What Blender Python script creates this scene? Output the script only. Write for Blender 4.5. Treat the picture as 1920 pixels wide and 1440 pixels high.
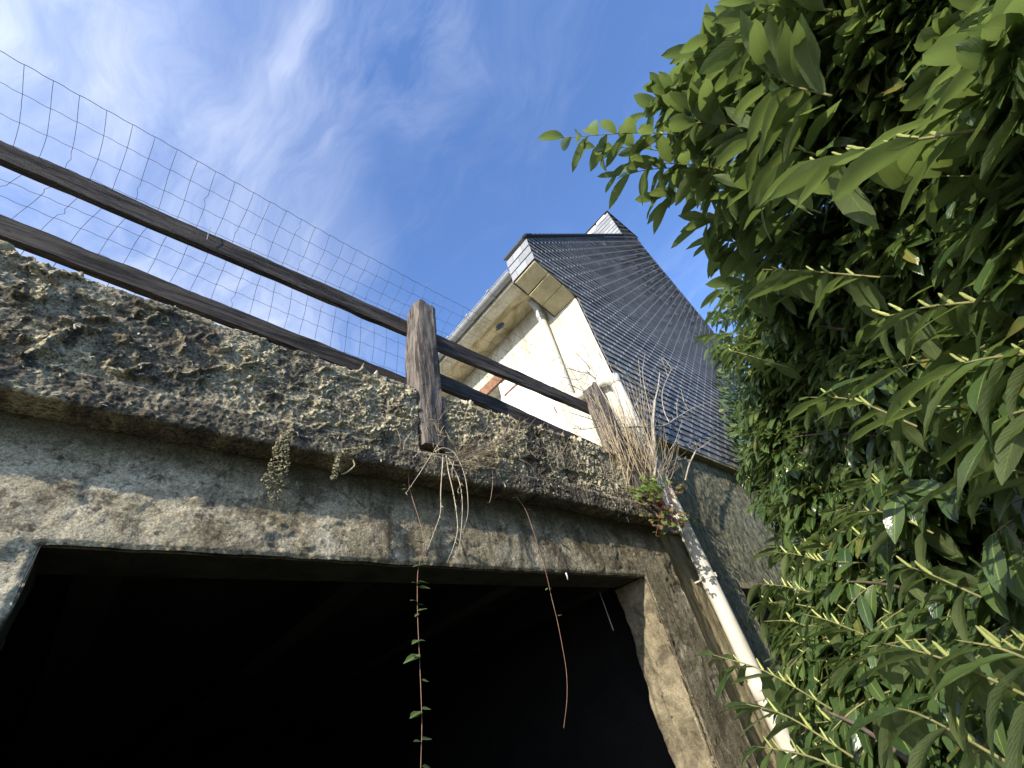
import bpy, math, random
import numpy as np
from mathutils import Vector, Matrix

random.seed(7)
RNG = np.random.default_rng(11)
for o in list(bpy.data.objects):
    bpy.data.objects.remove(o)
SC = bpy.context.scene
COL = SC.collection
R = math.radians

# ------------------------------------------------------------------ camera
# world: camera at the origin (eye height 1.55 m above the ground), X along the garage front, Y into the garage, Z up
CAMR = np.array([[0.74793286, -0.29622562, -0.59400911],
                 [-0.63194326, -0.59157684, -0.50068409],
                 [-0.20308658, 0.74985813, -0.62965754]])
FPX = 806.1141
cam_d = bpy.data.cameras.new("camera")
cam = bpy.data.objects.new("camera", cam_d)
COL.objects.link(cam)
cam_d.sensor_width = 36.0
cam_d.lens = FPX / 1920 * 36
cam_d.clip_start = 0.02
cam_d.clip_end = 2000
cam.matrix_world = Matrix(CAMR.tolist()).to_4x4()
SC.camera = cam
GROUND = -1.55

# ------------------------------------------------------------------ light and sky
SUN = Vector((-0.60, -0.15, 0.29)).normalized()          # towards the sun
SUN_EL = math.asin(SUN.z)
SUN_AZ = math.atan2(SUN.x, SUN.y)
world = bpy.data.worlds.new("World")
SC.world = world
world.use_nodes = True
SKY_STRENGTH = 0.15
sun_d = bpy.data.lights.new("sun", 'SUN')
sun_d.energy = 3.9
sun_d.angle = R(0.5)
sun_d.color = (1.0, 0.93, 0.80)
sun = bpy.data.objects.new("sun", sun_d)
COL.objects.link(sun)
sun.location = SUN * 50
sun.rotation_euler = SUN.to_track_quat('Z', 'Y').to_euler()
SC.view_settings.view_transform = 'Standard'
SC.view_settings.look = 'None'
SC.view_settings.gamma = 1
SC.view_settings.use_curve_mapping = False
SC.view_settings.exposure = 1.0
SC.render.engine = 'CYCLES'
SC.cycles.max_bounces = 8
SC.cycles.use_denoising = True


class NT:
    """small node-tree writer"""
    def __init__(self, nt):
        self.nt = nt

    def n(self, typ, ins=None, **props):
        nd = self.nt.nodes.new(typ)
        for k, v in props.items():
            setattr(nd, k, v)
        for k, v in (ins or {}).items():
            s = nd.inputs[k]
            if isinstance(v, tuple) and len(v) == 2 and hasattr(v[0], 'outputs'):
                self.nt.links.new(v[0].outputs[v[1]], s)
            elif hasattr(v, 'outputs'):
                self.nt.links.new(v.outputs[0], s)
            else:
                if isinstance(v, (tuple, list)) and len(v) == 3 and s.type == 'RGBA':
                    v = (*v, 1)
                s.default_value = v
        return nd

    def link(self, a, ao, b, bi):
        self.nt.links.new(a.outputs[ao], b.inputs[bi])

    def noise(self, vec, scale, detail=4, rough=0.55, dist=0.0):
        return self.n('ShaderNodeTexNoise', {'Vector': vec, 'Scale': scale, 'Detail': detail, 'Roughness': rough, 'Distortion': dist})

    def ramp(self, fac, stops):
        nd = self.n('ShaderNodeValToRGB', {'Fac': fac})
        cr = nd.color_ramp
        while len(cr.elements) < len(stops):
            cr.elements.new(0.5)
        for e, (p, c) in zip(cr.elements, stops):
            e.position = p
            e.color = (c, c, c, 1) if not isinstance(c, (tuple, list)) else (*c, 1)
        return nd

    def mix(self, fac, a, b, blend='MIX'):
        nd = self.n('ShaderNodeMix', data_type='RGBA', blend_type=blend)
        for idx, v in ((0, fac), (6, a), (7, b)):
            s = nd.inputs[idx]
            if isinstance(v, tuple) and len(v) == 2 and hasattr(v[0], 'outputs'):
                self.nt.links.new(v[0].outputs[v[1]], s)
            elif hasattr(v, 'outputs'):
                out = v.outputs[2] if v.bl_idname == 'ShaderNodeMix' else v.outputs[0]
                self.nt.links.new(out, s)
            else:
                s.default_value = (*v, 1) if isinstance(v, (tuple, list)) else v
        return nd

    def math(self, op, a, b=0.0, c=None):
        ins = {0: a, 1: b}
        if c is not None:
            ins[2] = c
        return self.n('ShaderNodeMath', ins, operation=op)

    def mapping(self, vec, scale=(1, 1, 1), rot=(0, 0, 0), loc=(0, 0, 0)):
        return self.n('ShaderNodeMapping', {'Vector': vec, 'Scale': scale, 'Rotation': rot, 'Location': loc})


def build_world():
    t = NT(world.node_tree)
    bg = world.node_tree.nodes['Background']
    sky = t.n('ShaderNodeTexSky', sky_type='NISHITA', sun_disc=False, sun_elevation=SUN_EL, sun_rotation=SUN_AZ,
              altitude=0.0, air_density=1.0, dust_density=0.6, ozone_density=3.0)
    geo = t.n('ShaderNodeTexCoord')
    sep = t.n('ShaderNodeSeparateXYZ', {0: (geo, 'Generated')})
    den = t.math('ADD', t.math('MAXIMUM', (sep, 2), 0.0), 0.18)
    px = t.math('DIVIDE', (sep, 0), den)
    py = t.math('DIVIDE', (sep, 1), den)
    p = t.n('ShaderNodeCombineXYZ', {0: px, 1: py, 2: 0.0})
    warp = t.noise(p, 1.7, 3, 0.5)
    pw = t.n('ShaderNodeVectorMath', {0: p, 1: t.n('ShaderNodeVectorMath', {0: (warp, 1), 3: 0.55}, operation='SCALE')}, operation='ADD')
    wisp = t.noise(t.mapping(pw, (5.2, 1.7, 1), (0, 0, R(-38))), 1.15, 9, 0.64, 0.35)
    soft = t.noise(t.mapping(pw, (1.6, 1.0, 1), (0, 0, R(-30)), (3.1, 1.7, 0)), 1.1, 5, 0.55, 0.2)
    # more cirrus towards one side of the sky (north-west of the camera)
    side = t.math('ADD', t.math('MULTIPLY', (sep, 0), -0.62), t.math('MULTIPLY', (sep, 1), 0.55))
    sidem = t.n('ShaderNodeMapRange', {'Value': side, 1: 0.06, 2: 0.38, 3: 0.0, 4: 1.0})
    a = t.n('ShaderNodeMapRange', {'Value': (wisp, 0), 1: 0.49, 2: 0.80, 3: 0.0, 4: 0.60}, clamp=True)
    b = t.n('ShaderNodeMapRange', {'Value': (soft, 0), 1: 0.44, 2: 0.72, 3: 0.0, 4: 1.0}, clamp=True)
    am = t.math('MULTIPLY', a, t.math('ADD', t.math('MULTIPLY', b, 0.8), 0.12))
    haze = t.math('MULTIPLY', sidem, t.math('ADD', t.math('MULTIPLY', b, 0.95), 0.32))
    haze2 = t.math('MULTIPLY', haze, t.n('ShaderNodeMapRange', {'Value': (wisp, 0), 1: 0.34, 2: 0.66, 3: 0.30, 4: 1.45}))
    cov = t.math('MINIMUM', t.math('ADD', am, haze2), 0.9)
    # saturate the clear sky a little, then lay the cirrus over it
    hsv = t.n('ShaderNodeHueSaturation', {'Hue': 0.5, 'Saturation': 1.0, 'Value': 1.0, 'Color': sky})
    tint = t.mix(1.0, hsv, SKY_TINT, 'MULTIPLY')
    m = t.mix(cov, tint, CLOUD_COL)
    world.node_tree.links.new(m.outputs[2], bg.inputs['Color'])
    bg.inputs['Strength'].default_value = SKY_STRENGTH


SKY_TINT = (0.90, 1.02, 1.26)
CLOUD_COL = (4.7, 4.9, 5.35)
build_world()

# ------------------------------------------------------------------ helpers


def ray(px, py):
    return CAMR @ np.array([px - 960.0, -(py - 720.0), -FPX])


def atY(px, py, y):
    d = ray(px, py)
    return d * (y / d[1])


def atX(px, py, x):
    d = ray(px, py)
    return d * (x / d[0])


def atD(px, py, dist):
    d = ray(px, py)
    return d / np.linalg.norm(d) * dist


def project(P):
    P = np.atleast_2d(P)
    c = P @ CAMR
    w = np.where(-c[:, 2] > 1e-4, -c[:, 2], np.nan)
    return 960 + FPX * c[:, 0] / w, 720 - FPX * c[:, 1] / w, -c[:, 2]


def _hash(ix, iy, seed):
    h = (ix.astype(np.int64) * 374761393 + iy.astype(np.int64) * 668265263 + seed * 974634777) & 0xFFFFFFFF
    h = ((h ^ (h >> 13)) * 1274126177) & 0xFFFFFFFF
    h = (h ^ (h >> 16)) & 0xFFFFFFFF
    return h / 4294967295.0


def vnoise(x, y, seed=0):
    x = np.asarray(x, float)
    y = np.asarray(y, float)
    ix, iy = np.floor(x), np.floor(y)
    fx, fy = x - ix, y - iy
    fx = fx * fx * fx * (fx * (fx * 6 - 15) + 10)
    fy = fy * fy * fy * (fy * (fy * 6 - 15) + 10)
    a, b = _hash(ix, iy, seed), _hash(ix + 1, iy, seed)
    c, d = _hash(ix, iy + 1, seed), _hash(ix + 1, iy + 1, seed)
    return (a + (b - a) * fx) * (1 - fy) + (c + (d - c) * fx) * fy


def fbm(x, y, f, octv=4, seed=0, gain=0.5):
    s, a, t = 0.0, 1.0, 0.0
    for k in range(octv):
        s = s + a * vnoise(x * f + 17.3 * k, y * f - 9.1 * k, seed + k)
        t += a
        a *= gain
        f *= 2.03
    return s / t


def smooth(e0, e1, v):
    t = np.clip((v - e0) / (e1 - e0), 0, 1)
    return t * t * (3 - 2 * t)


def link_obj(o, parent=None):
    COL.objects.link(o)
    if parent is not None:
        o.parent = parent
        if parent.type == 'EMPTY' and parent.parent is None:
            o.matrix_parent_inverse = parent.matrix_basis.inverted()
    return o


def mesh_from(name, V, F, mat, smooth_sh=False, uv=None, attrs=None):
    me = bpy.data.meshes.new(name)
    V = np.asarray(V, float).reshape(-1, 3)
    if isinstance(F, np.ndarray):
        k = F.shape[1]
        me.vertices.add(len(V))
        me.vertices.foreach_set('co', V.ravel())
        me.loops.add(F.size)
        me.loops.foreach_set('vertex_index', F.ravel().astype(np.int32))
        me.polygons.add(len(F))
        me.polygons.foreach_set('loop_start', np.arange(0, F.size, k, dtype=np.int32))
        me.update(calc_edges=True)
    else:
        me.from_pydata(V.tolist(), [], F)
        me.update()
    if uv is not None:
        lay = me.uv_layers.new(name='UVMap')
        li = np.empty(len(me.loops), np.int32)
        me.loops.foreach_get('vertex_index', li)
        lay.data.foreach_set('uv', np.asarray(uv, float)[li].ravel())
    for an, av in (attrs or {}).items():
        at = me.attributes.new(an, 'FLOAT', 'POINT')
        at.data.foreach_set('value', np.asarray(av, float).ravel())
    if smooth_sh:
        me.polygons.foreach_set('use_smooth', np.ones(len(me.polygons), bool))
    if mat is not None:
        me.materials.append(mat)
    return me


def mobj(name, V, F, mat, parent=None, smooth_sh=False, uv=None, attrs=None):
    return link_obj(bpy.data.objects.new(name, mesh_from(name, V, F, mat, smooth_sh, uv, attrs)), parent)


class MB:
    def __init__(self):
        self.V, self.F = [], []

    def add(self, V, F):
        b = len(self.V)
        self.V += [tuple(v) for v in V]
        self.F += [tuple(i + b for i in f) for f in F]

    def box(self, x0, x1, y0, y1, z0, z1):
        self.add([(x0, y0, z0), (x1, y0, z0), (x1, y1, z0), (x0, y1, z0), (x0, y0, z1), (x1, y0, z1), (x1, y1, z1), (x0, y1, z1)],
                 [(0, 3, 2, 1), (4, 5, 6, 7), (0, 1, 5, 4), (1, 2, 6, 5), (2, 3, 7, 6), (3, 0, 4, 7)])

    def hexa(self, P):
        """8 points: bottom ring 0-3, top ring 4-7"""
        self.add(P, [(0, 3, 2, 1), (4, 5, 6, 7), (0, 1, 5, 4), (1, 2, 6, 5), (2, 3, 7, 6), (3, 0, 4, 7)])

    def quad(self, a, b, c, d):
        self.add([a, b, c, d], [(0, 1, 2, 3)])

    def rings(self, RG, cap=True):
        n = len(RG[0])
        V = [p for r in RG for p in r]
        F = []
        for i in range(len(RG) - 1):
            for j in range(n):
                k = (j + 1) % n
                F.append((i * n + j, i * n + k, (i + 1) * n + k, (i + 1) * n + j))
        if cap:
            F.append(tuple(range(n - 1, -1, -1)))
            F.append(tuple((len(RG) - 1) * n + j for j in range(n)))
        self.add(V, F)

    def tube(self, pts, rad, sides=6, cap=True):
        pts = [Vector(p) for p in pts]
        if not isinstance(rad, (list, tuple, np.ndarray)):
            rad = [rad] * len(pts)
        RG = []
        prev = None
        for i, p in enumerate(pts):
            a = pts[max(i - 1, 0)]
            b = pts[min(i + 1, len(pts) - 1)]
            t = (b - a)
            if t.length < 1e-9:
                t = Vector((0, 0, 1))
            t.normalize()
            if prev is None:
                u = t.cross(Vector((0.13, 0.31, 0.94)))
                if u.length < 1e-3:
                    u = t.cross(Vector((1, 0, 0)))
            else:
                u = prev - t * prev.dot(t)
            u.normalize()
            prev = u
            w = t.cross(u)
            RG.append([p + (u * math.cos(2 * math.pi * k / sides) + w * math.sin(2 * math.pi * k / sides)) * rad[i] for k in range(sides)])
        self.rings(RG, cap)

    def build(self, name, mat, parent=None, smooth_sh=False):
        return mobj(name, self.V, self.F, mat, parent, smooth_sh)


def thing(name, label, cat, loc=(0, 0, 0), group=None):
    o = bpy.data.objects.new(name, None)
    o.empty_display_size = 0.1
    o.location = loc
    COL.objects.link(o)
    o['label'] = label
    o['category'] = cat
    if group:
        o['group'] = group
    return o


def tag(o, label, cat, group=None):
    o['label'] = label
    o['category'] = cat
    if group:
        o['group'] = group
    return o


def stuff(o):
    o['kind'] = 'stuff'
    return o


def structure(o):
    o['kind'] = 'structure'
    return o


def grid_faces(nu, nv):
    i = np.arange(nu - 1)[:, None]
    j = np.arange(nv - 1)[None, :]
    a = (i * nv + j).ravel()
    return np.stack([a, a + nv, a + nv + 1, a + 1], 1)


def catmull(P, n=6):
    P = [np.asarray(p, float) for p in P]
    P = [2 * P[0] - P[1]] + P + [2 * P[-1] - P[-2]]
    out = []
    for i in range(1, len(P) - 2):
        for k in range(n):
            t = k / n
            a, b, c, d = P[i - 1], P[i], P[i + 1], P[i + 2]
            out.append(0.5 * ((2 * b) + (-a + c) * t + (2 * a - 5 * b + 4 * c - d) * t * t + (-a + 3 * b - 3 * c + d) * t ** 3))
    out.append(P[-2])
    return out


# ------------------------------------------------------------------ materials
def new_mat(name):
    m = bpy.data.materials.new(name)
    m.use_nodes = True
    t = NT(m.node_tree)
    b = m.node_tree.nodes['Principled BSDF']
    return m, t, b


def set_bump(t, b, h, strength=0.5, dist=0.01):
    bp = t.n('ShaderNodeBump', {'Height': h, 'Strength': strength, 'Distance': dist})
    t.link(bp, 0, b, 'Normal')


def col(t, b, node):
    out = node.outputs[2] if node.bl_idname == 'ShaderNodeMix' else node.outputs[0]
    t.nt.links.new(out, b.inputs['Base Color'])


def mat_wall():
    """old grey render: algae, white efflorescence, dark stains"""
    m, t, b = new_mat('weathered_render')
    p = (t.n('ShaderNodeTexCoord'), 'Object')
    big = t.noise(p, 1.6, 5, 0.6, 0.6)
    mid = t.noise(p, 7.0, 9, 0.72, 0.6)
    fine = t.noise(p, 130.0, 6, 0.75)
    streak = t.noise(t.mapping(p, (22, 22, 2.0), (0, R(14), 0)), 1.0, 7, 0.68, 0.5)
    blot = t.noise(p, 30.0, 7, 0.72, 0.3)
    sep = t.n('ShaderNodeSeparateXYZ', {0: p})
    c = t.mix(t.ramp((mid, 0), [(0.36, 0), (0.64, 1)]), (0.19, 0.175, 0.135), (0.44, 0.42, 0.345))
    c = t.mix(t.ramp((streak, 0), [(0.48, 0), (0.64, 0.75)]), c, (0.085, 0.072, 0.054))
    white = t.ramp((t.noise(p, 3.1, 8, 0.74, 0.9), 0), [(0.50, 0), (0.62, 1)])
    c = t.mix(t.math('MULTIPLY', white, 0.8), c, (0.60, 0.585, 0.53))
    c = t.mix(t.ramp((big, 0), [(0.53, 0), (0.70, 0.75)]), c, (0.20, 0.18, 0.085))
    # left end painted whiter, for the sunlight that falls on it
    wl = t.n('ShaderNodeMapRange', {'Value': (sep, 0), 1: 0.45, 2: -0.35, 3: 0.0, 4: 1.0})
    wl2 = t.math('MULTIPLY', wl, t.ramp((mid, 0), [(0.34, 0.15), (0.58, 1)]))
    c = t.mix(t.math('MULTIPLY', wl2, 0.85), c, (0.66, 0.63, 0.53))
    # dark speckles of algae
    c = t.mix(t.ramp((blot, 0), [(0.55, 0), (0.63, 0.8)]), c, (0.060, 0.053, 0.043))
    c = t.mix(t.ramp((t.noise(p, 5.2, 9, 0.76, 0.3), 0), [(0.51, 0), (0.58, 0.72)]), c, (0.075, 0.066, 0.050))
    c = t.mix(t.ramp((t.noise(p, 11.0, 9, 0.78, 0.2), 0), [(0.57, 0), (0.63, 0.7)]), c, (0.62, 0.60, 0.52))
    # band under the slab: algae, with the slab's shade painted in
    al_shade = t.n('ShaderNodeMapRange', {'Value': t.math('ADD', (sep, 2), t.math('MULTIPLY', (mid, 0), 0.20)), 1: 0.83, 2: 0.93, 3: 0.0, 4: 0.88})
    c = t.mix(al_shade, c, (0.040, 0.036, 0.016))
    c = t.mix(1.0, c, (1.15, 1.05, 0.89), 'MULTIPLY')
    gl_ = t.n('ShaderNodeMapRange', {'Value': t.math('ADD', (sep, 0), t.math('MULTIPLY', (big, 0), 1.6)), 1: 1.2, 2: 2.6, 3: 0.0, 4: 0.65})
    c = t.mix(gl_, c, t.mix(0.5, c, (0.045, 0.040, 0.026)))
    gr2 = t.noise(p, 210.0, 4, 0.8)
    c = t.mix(0.62, c, t.mix(t.ramp((fine, 0), [(0.40, 0), (0.60, 1)]), (0.40, 0.38, 0.35), (1.40, 1.38, 1.33)), 'MULTIPLY')
    c = t.mix(0.55, c, t.mix(t.ramp((gr2, 0), [(0.42, 0), (0.58, 1)]), (0.5, 0.49, 0.46), (1.35, 1.34, 1.3)), 'MULTIPLY')
    col(t, b, c)
    b.inputs['Roughness'].default_value = 0.95
    b.inputs['Specular IOR Level'].default_value = 0.15
    h = t.math('ADD', t.math('MULTIPLY', (fine, 0), 0.8), t.math('MULTIPLY', (blot, 0), 0.4))
    set_bump(t, b, h, 0.9, 0.005)
    return m


def mat_parapet():
    m, t, b = new_mat('lichen_crust_concrete')
    p = (t.n('ShaderNodeTexCoord'), 'Object')
    cr = t.n('ShaderNodeAttribute', attribute_name='crust')
    alg = t.n('ShaderNodeAttribute', attribute_name='algae')
    mid = t.noise(p, 14.0, 8, 0.68, 0.5)
    fine = t.noise(p, 120.0, 6, 0.7)
    big = t.noise(p, 2.6, 5, 0.6, 0.5)
    base = t.mix(t.ramp((mid, 0), [(0.34, 0), (0.64, 1)]), (0.15, 0.133, 0.103), (0.42, 0.38, 0.285))
    base = t.mix(t.ramp((big, 0), [(0.45, 0), (0.62, 0.8)]), base, (0.44, 0.405, 0.30))
    lic = t.mix(t.ramp((mid, 0), [(0.38, 0), (0.60, 1)]), (0.35, 0.325, 0.235), (0.64, 0.61, 0.48))
    c = t.mix((cr, 2), base, lic)
    c = t.mix(t.math('MULTIPLY', (alg, 2), t.ramp((mid, 0), [(0.3, 1.0), (0.68, 0.55)])), c, (0.030, 0.029, 0.033))
    c = t.mix(1.0, c, (1.05, 0.99, 0.91), 'MULTIPLY')
    spk = t.noise(p, 62.0, 5, 0.7, 0.2)
    c = t.mix(t.math('MULTIPLY', t.ramp((spk, 0), [(0.55, 0), (0.61, 0.8)]), t.math('SUBTRACT', 1.0, (alg, 2))), c, (0.50, 0.46, 0.30))
    c = t.mix(t.ramp((spk, 0), [(0.36, 0.8), (0.43, 0)]), c, (0.035, 0.032, 0.027))
    c = t.mix(0.85, c, t.mix(t.ramp((fine, 0), [(0.40, 0), (0.60, 1)]), (0.30, 0.28, 0.26), (1.5, 1.48, 1.4)), 'MULTIPLY')
    col(t, b, c)
    b.inputs['Roughness'].default_value = 0.95
    b.inputs['Specular IOR Level'].default_value = 0.2
    set_bump(t, b, t.math('ADD', (fine, 0), (spk, 0)), 1.0, 0.007)
    return m


def mat_simple(name, c0, c1, scale, rough=0.9, fine=80.0, bump=0.4, dist=0.003, stretch=None, mott=0.4, spec=0.3):
    m, t, b = new_mat(name)
    p = (t.n('ShaderNodeTexCoord'), 'Object')
    if stretch:
        p = t.mapping(p, stretch)
    a = t.noise(p, scale, 7, 0.66, 0.4)
    f = t.noise(p, fine, 5, 0.7)
    c = t.mix(t.ramp((a, 0), [(0.34, 0), (0.66, 1)]), c0, c1)
    c = t.mix(mott, c, t.mix(t.ramp((f, 0), [(0.3, 0), (0.7, 1)]), (0.45, 0.45, 0.45), (1.4, 1.4, 1.4)), 'MULTIPLY')
    col(t, b, c)
    b.inputs['Roughness'].default_value = rough
    b.inputs['Specular IOR Level'].default_value = spec
    set_bump(t, b, t.math('ADD', (f, 0), (a, 0)), bump, dist)
    return m


def mat_cream():
    m, t, b = new_mat('cream_render')
    p = (t.n('ShaderNodeTexCoord'), 'Object')
    a = t.noise(p, 2.2, 6, 0.6, 0.4)
    f = t.noise(p, 60, 6, 0.72)
    sp = t.noise(p, 34, 5, 0.7, 0.6)
    c = t.mix(t.ramp((a, 0), [(0.38, 0), (0.64, 1)]), (0.48, 0.45, 0.345), (0.64, 0.61, 0.51))
    c = t.mix(t.ramp((sp, 0), [(0.63, 0), (0.70, 0.75)]), c, (0.16, 0.14, 0.09))
    st = t.noise(t.mapping(p, (9, 9, 0.9)), 1.0, 6, 0.65, 0.4)
    c = t.mix(t.ramp((st, 0), [(0.50, 0), (0.66, 0.55)]), c, (0.25, 0.215, 0.13))
    ck = t.n('ShaderNodeTexVoronoi', {'Vector': t.n('ShaderNodeVectorMath', {0: p, 1: t.n('ShaderNodeVectorMath', {0: (t.noise(p, 4, 4, 0.6), 1), 3: 0.5}, operation='SCALE')}, operation='ADD'), 'Scale': 1.1}, feature='DISTANCE_TO_EDGE')
    c = t.mix(t.ramp((ck, 0), [(0.0, 0.6), (0.008, 0)]), c, (0.15, 0.13, 0.09))
    c = t.mix(0.45, c, t.mix(t.ramp((f, 0), [(0.38, 0), (0.62, 1)]), (0.55, 0.55, 0.55), (1.25, 1.25, 1.25)), 'MULTIPLY')
    col(t, b, c)
    b.inputs['Roughness'].default_value = 0.9
    set_bump(t, b, t.math('ADD', (f, 0), (sp, 0)), 0.6, 0.006)
    return m


def mat_soffit():
    m, t, b = new_mat('stained_soffit')
    p = (t.n('ShaderNodeTexCoord'), 'Object')
    a = t.noise(t.mapping(p, (5, 1.6, 3)), 1.5, 6, 0.66, 0.5)
    f = t.noise(p, 70, 5, 0.72)
    c = t.mix(t.ramp((a, 0), [(0.36, 0), (0.60, 1)]), (0.26, 0.21, 0.10), (0.62, 0.54, 0.35))
    c = t.mix(t.ramp((t.noise(p, 16, 6, 0.7, 0.8), 0), [(0.60, 0), (0.70, 0.7)]), c, (0.11, 0.09, 0.05))
    c = t.mix(0.35, c, t.mix(t.ramp((f, 0), [(0.3, 0), (0.7, 1)]), (0.55, 0.55, 0.55), (1.25, 1.25, 1.25)), 'MULTIPLY')
    col(t, b, c)
    b.inputs['Roughness'].default_value = 0.9
    set_bump(t, b, (f, 0), 0.4, 0.003)
    return m


def mat_wood(name, dark, light, axis, moss=0.0):
    m, t, b = new_mat(name)
    p = (t.n('ShaderNodeTexCoord'), 'Object')
    st = [60.0, 60.0, 60.0]
    st[axis] = 3.5
    g = t.noise(t.mapping(p, tuple(st)), 1.0, 8, 0.7, 0.5)
    st2 = [150.0, 150.0, 150.0]
    st2[axis] = 20
    g2 = t.noise(t.mapping(p, tuple(st2)), 1.0, 6, 0.7, 0.3)
    a = t.noise(p, 5.0, 6, 0.65, 0.5)
    c = t.mix(t.ramp((g, 0), [(0.42, 0), (0.58, 1)]), dark, light)
    c = t.mix(t.ramp((a, 0), [(0.45, 0), (0.70, 0.5)]), c, t.mix(0.5, dark, light))
    c = t.mix(t.ramp((g2, 0), [(0.30, 0.85), (0.44, 0)]), c, (0.008, 0.007, 0.006))
    if moss:
        geo = t.n('ShaderNodeNewGeometry')
        sep = t.n('ShaderNodeSeparateXYZ', {0: (geo, 'Normal')})
        up = t.n('ShaderNodeMapRange', {'Value': (sep, 2), 1: 0.35, 2: 0.75, 3: 0.0, 4: 1.0})
        mm = t.math('MULTIPLY', up, t.ramp((t.noise(p, 18, 6, 0.7), 0), [(0.42, 0), (0.55, moss)]))
        c = t.mix(mm, c, (0.24, 0.23, 0.13))
    col(t, b, c)
    b.inputs['Roughness'].default_value = 0.85
    b.inputs['Specular IOR Level'].default_value = 0.25
    set_bump(t, b, t.math('ADD', t.math('MULTIPLY', (g, 0), 0.6), t.math('MULTIPLY', (g2, 0), 0.7)), 0.9, 0.006)
    return m


def rand_node(t):
    """0..1 per object and per loose piece"""
    oi = t.n('ShaderNodeObjectInfo')
    ge = t.n('ShaderNodeNewGeometry')
    return t.math('FRACT', t.math('ADD', (oi, 'Random'), (ge, 'Random Per Island')))


def mat_slate(name, c0, c1, lich=0.25):
    m, t, b = new_mat(name)
    p = (t.n('ShaderNodeTexCoord'), 'Object')
    gp = (t.n('ShaderNodeNewGeometry'), 'Position')
    r = rand_node(t)
    c = t.mix(r, c0, c1)
    a = t.noise(gp, 0.9, 5, 0.65, 0.3)
    f = t.noise(gp, 45, 6, 0.7)
    c = t.mix(t.math('MULTIPLY', t.ramp((a, 0), [(0.52, 0), (0.68, 1)]), t.ramp((f, 0), [(0.46, 0), (0.6, lich)])), c, (0.22, 0.22, 0.17))
    c = t.mix(0.5, c, t.mix(t.ramp((f, 0), [(0.3, 0), (0.7, 1)]), (0.6, 0.6, 0.6), (1.35, 1.35, 1.35)), 'MULTIPLY')
    col(t, b, c)
    b.inputs['Roughness'].default_value = 0.6
    b.inputs['Specular IOR Level'].default_value = 0.3
    set_bump(t, b, (f, 0), 0.35, 0.004)
    return m


def mat_leaf(name, lo, hi, back, trans, rough=0.30, tw=0.32, rib=(0.22, 0.30, 0.08)):
    m, t, b = new_mat(name)
    nt = m.node_tree
    uv = t.n('ShaderNodeTexCoord')
    sep = t.n('ShaderNodeSeparateXYZ', {0: (uv, 'UV')})
    r = rand_node(t)
    d = t.math('ABSOLUTE', t.math('SUBTRACT', (sep, 0), 0.5))
    ribm = t.n('ShaderNodeMapRange', {'Value': d, 1: 0.018, 2: 0.045, 3: 0.8, 4: 0.0})
    vein = t.math('SINE', t.math('MULTIPLY', t.math('SUBTRACT', (sep, 1), t.math('MULTIPLY', d, 0.55)), 75.0))
    veinm = t.n('ShaderNodeMapRange', {'Value': vein, 1: 0.75, 2: 1.0, 3: 0.0, 4: 0.05})
    gp = (t.n('ShaderNodeNewGeometry'), 'Position')
    n = t.noise(gp, 40, 4, 0.6)
    c = t.mix(r, lo, hi)
    c = t.mix(t.ramp((n, 0), [(0.4, 0), (0.7, 0.35)]), c, t.mix(0.5, c, hi))
    c = t.mix(t.math('MAXIMUM', ribm, veinm), c, rib)
    old = t.math('MULTIPLY', t.math('GREATER_THAN', r, 0.955), t.ramp((n, 0), [(0.42, 0), (0.58, 0.8)]))
    c = t.mix(old, c, (0.22, 0.17, 0.04))
    sp_ = t.noise(gp, 170, 3, 0.6)
    c = t.mix(t.ramp((sp_, 0), [(0.68, 0), (0.73, 0.7)]), c, (0.10, 0.075, 0.03))
    geo = t.n('ShaderNodeNewGeometry')
    cb = t.mix((geo, 'Backfacing'), c, t.mix(t.math('MULTIPLY', ribm, 0.7), back, rib))
    col(t, b, cb)
    b.inputs['Roughness'].default_value = rough
    b.inputs['Specular IOR Level'].default_value = 0.55
    set_bump(t, b, t.math('ADD', t.math('MULTIPLY', vein, 0.12), t.math('MULTIPLY', (n, 0), 3.0)), 0.22, 0.003)
    tr = t.n('ShaderNodeBsdfTranslucent', {'Color': trans})
    mx = t.n('ShaderNodeMixShader', {'Fac': tw})
    nt.links.new(b.outputs[0], mx.inputs[1])
    nt.links.new(tr.outputs[0], mx.inputs[2])
    nt.links.new(mx.outputs[0], nt.nodes['Material Output'].inputs['Surface'])
    return m


M = {}
M['wall'] = mat_wall()
M['parapet'] = mat_parapet()
M['crust'] = mat_simple('pale_lichen_crust', (0.26, 0.235, 0.15), (0.60, 0.55, 0.39), 40, fine=220, mott=0.7)
M['cream'] = mat_cream()
M['soffit'] = mat_soffit()
M['panel'] = mat_simple('soffit_board', (0.40, 0.34, 0.20), (0.58, 0.51, 0.34), 7, fine=90, mott=0.3)
M['white'] = mat_simple('white_paint', (0.74, 0.74, 0.72), (0.86, 0.86, 0.85), 5, rough=0.6, mott=0.08, bump=0.1)
M['pvc'] = mat_simple('old_white_pvc', (0.46, 0.42, 0.345), (0.61, 0.57, 0.485), 7, rough=0.45, mott=0.25, bump=0.08, stretch=(1, 1, 0.4))
M['pvcgrey'] = mat_simple('shade_grey_pvc', (0.42, 0.43, 0.44), (0.52, 0.53, 0.54), 6, rough=0.5, mott=0.12, bump=0.08)  # pvc greyed to carry the eave shade on the elbow
M['zinc'] = mat_simple('dull_zinc', (0.22, 0.23, 0.24), (0.34, 0.35, 0.36), 9, rough=0.55, mott=0.25, bump=0.15, spec=0.5)
M['steel'] = mat_simple('bright_hook', (0.74, 0.75, 0.76), (0.84, 0.85, 0.86), 9, rough=0.4, mott=0.1, bump=0.0, spec=0.9)
M['steel'].node_tree.nodes['Principled BSDF'].inputs['Metallic'].default_value = 0.35
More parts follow.
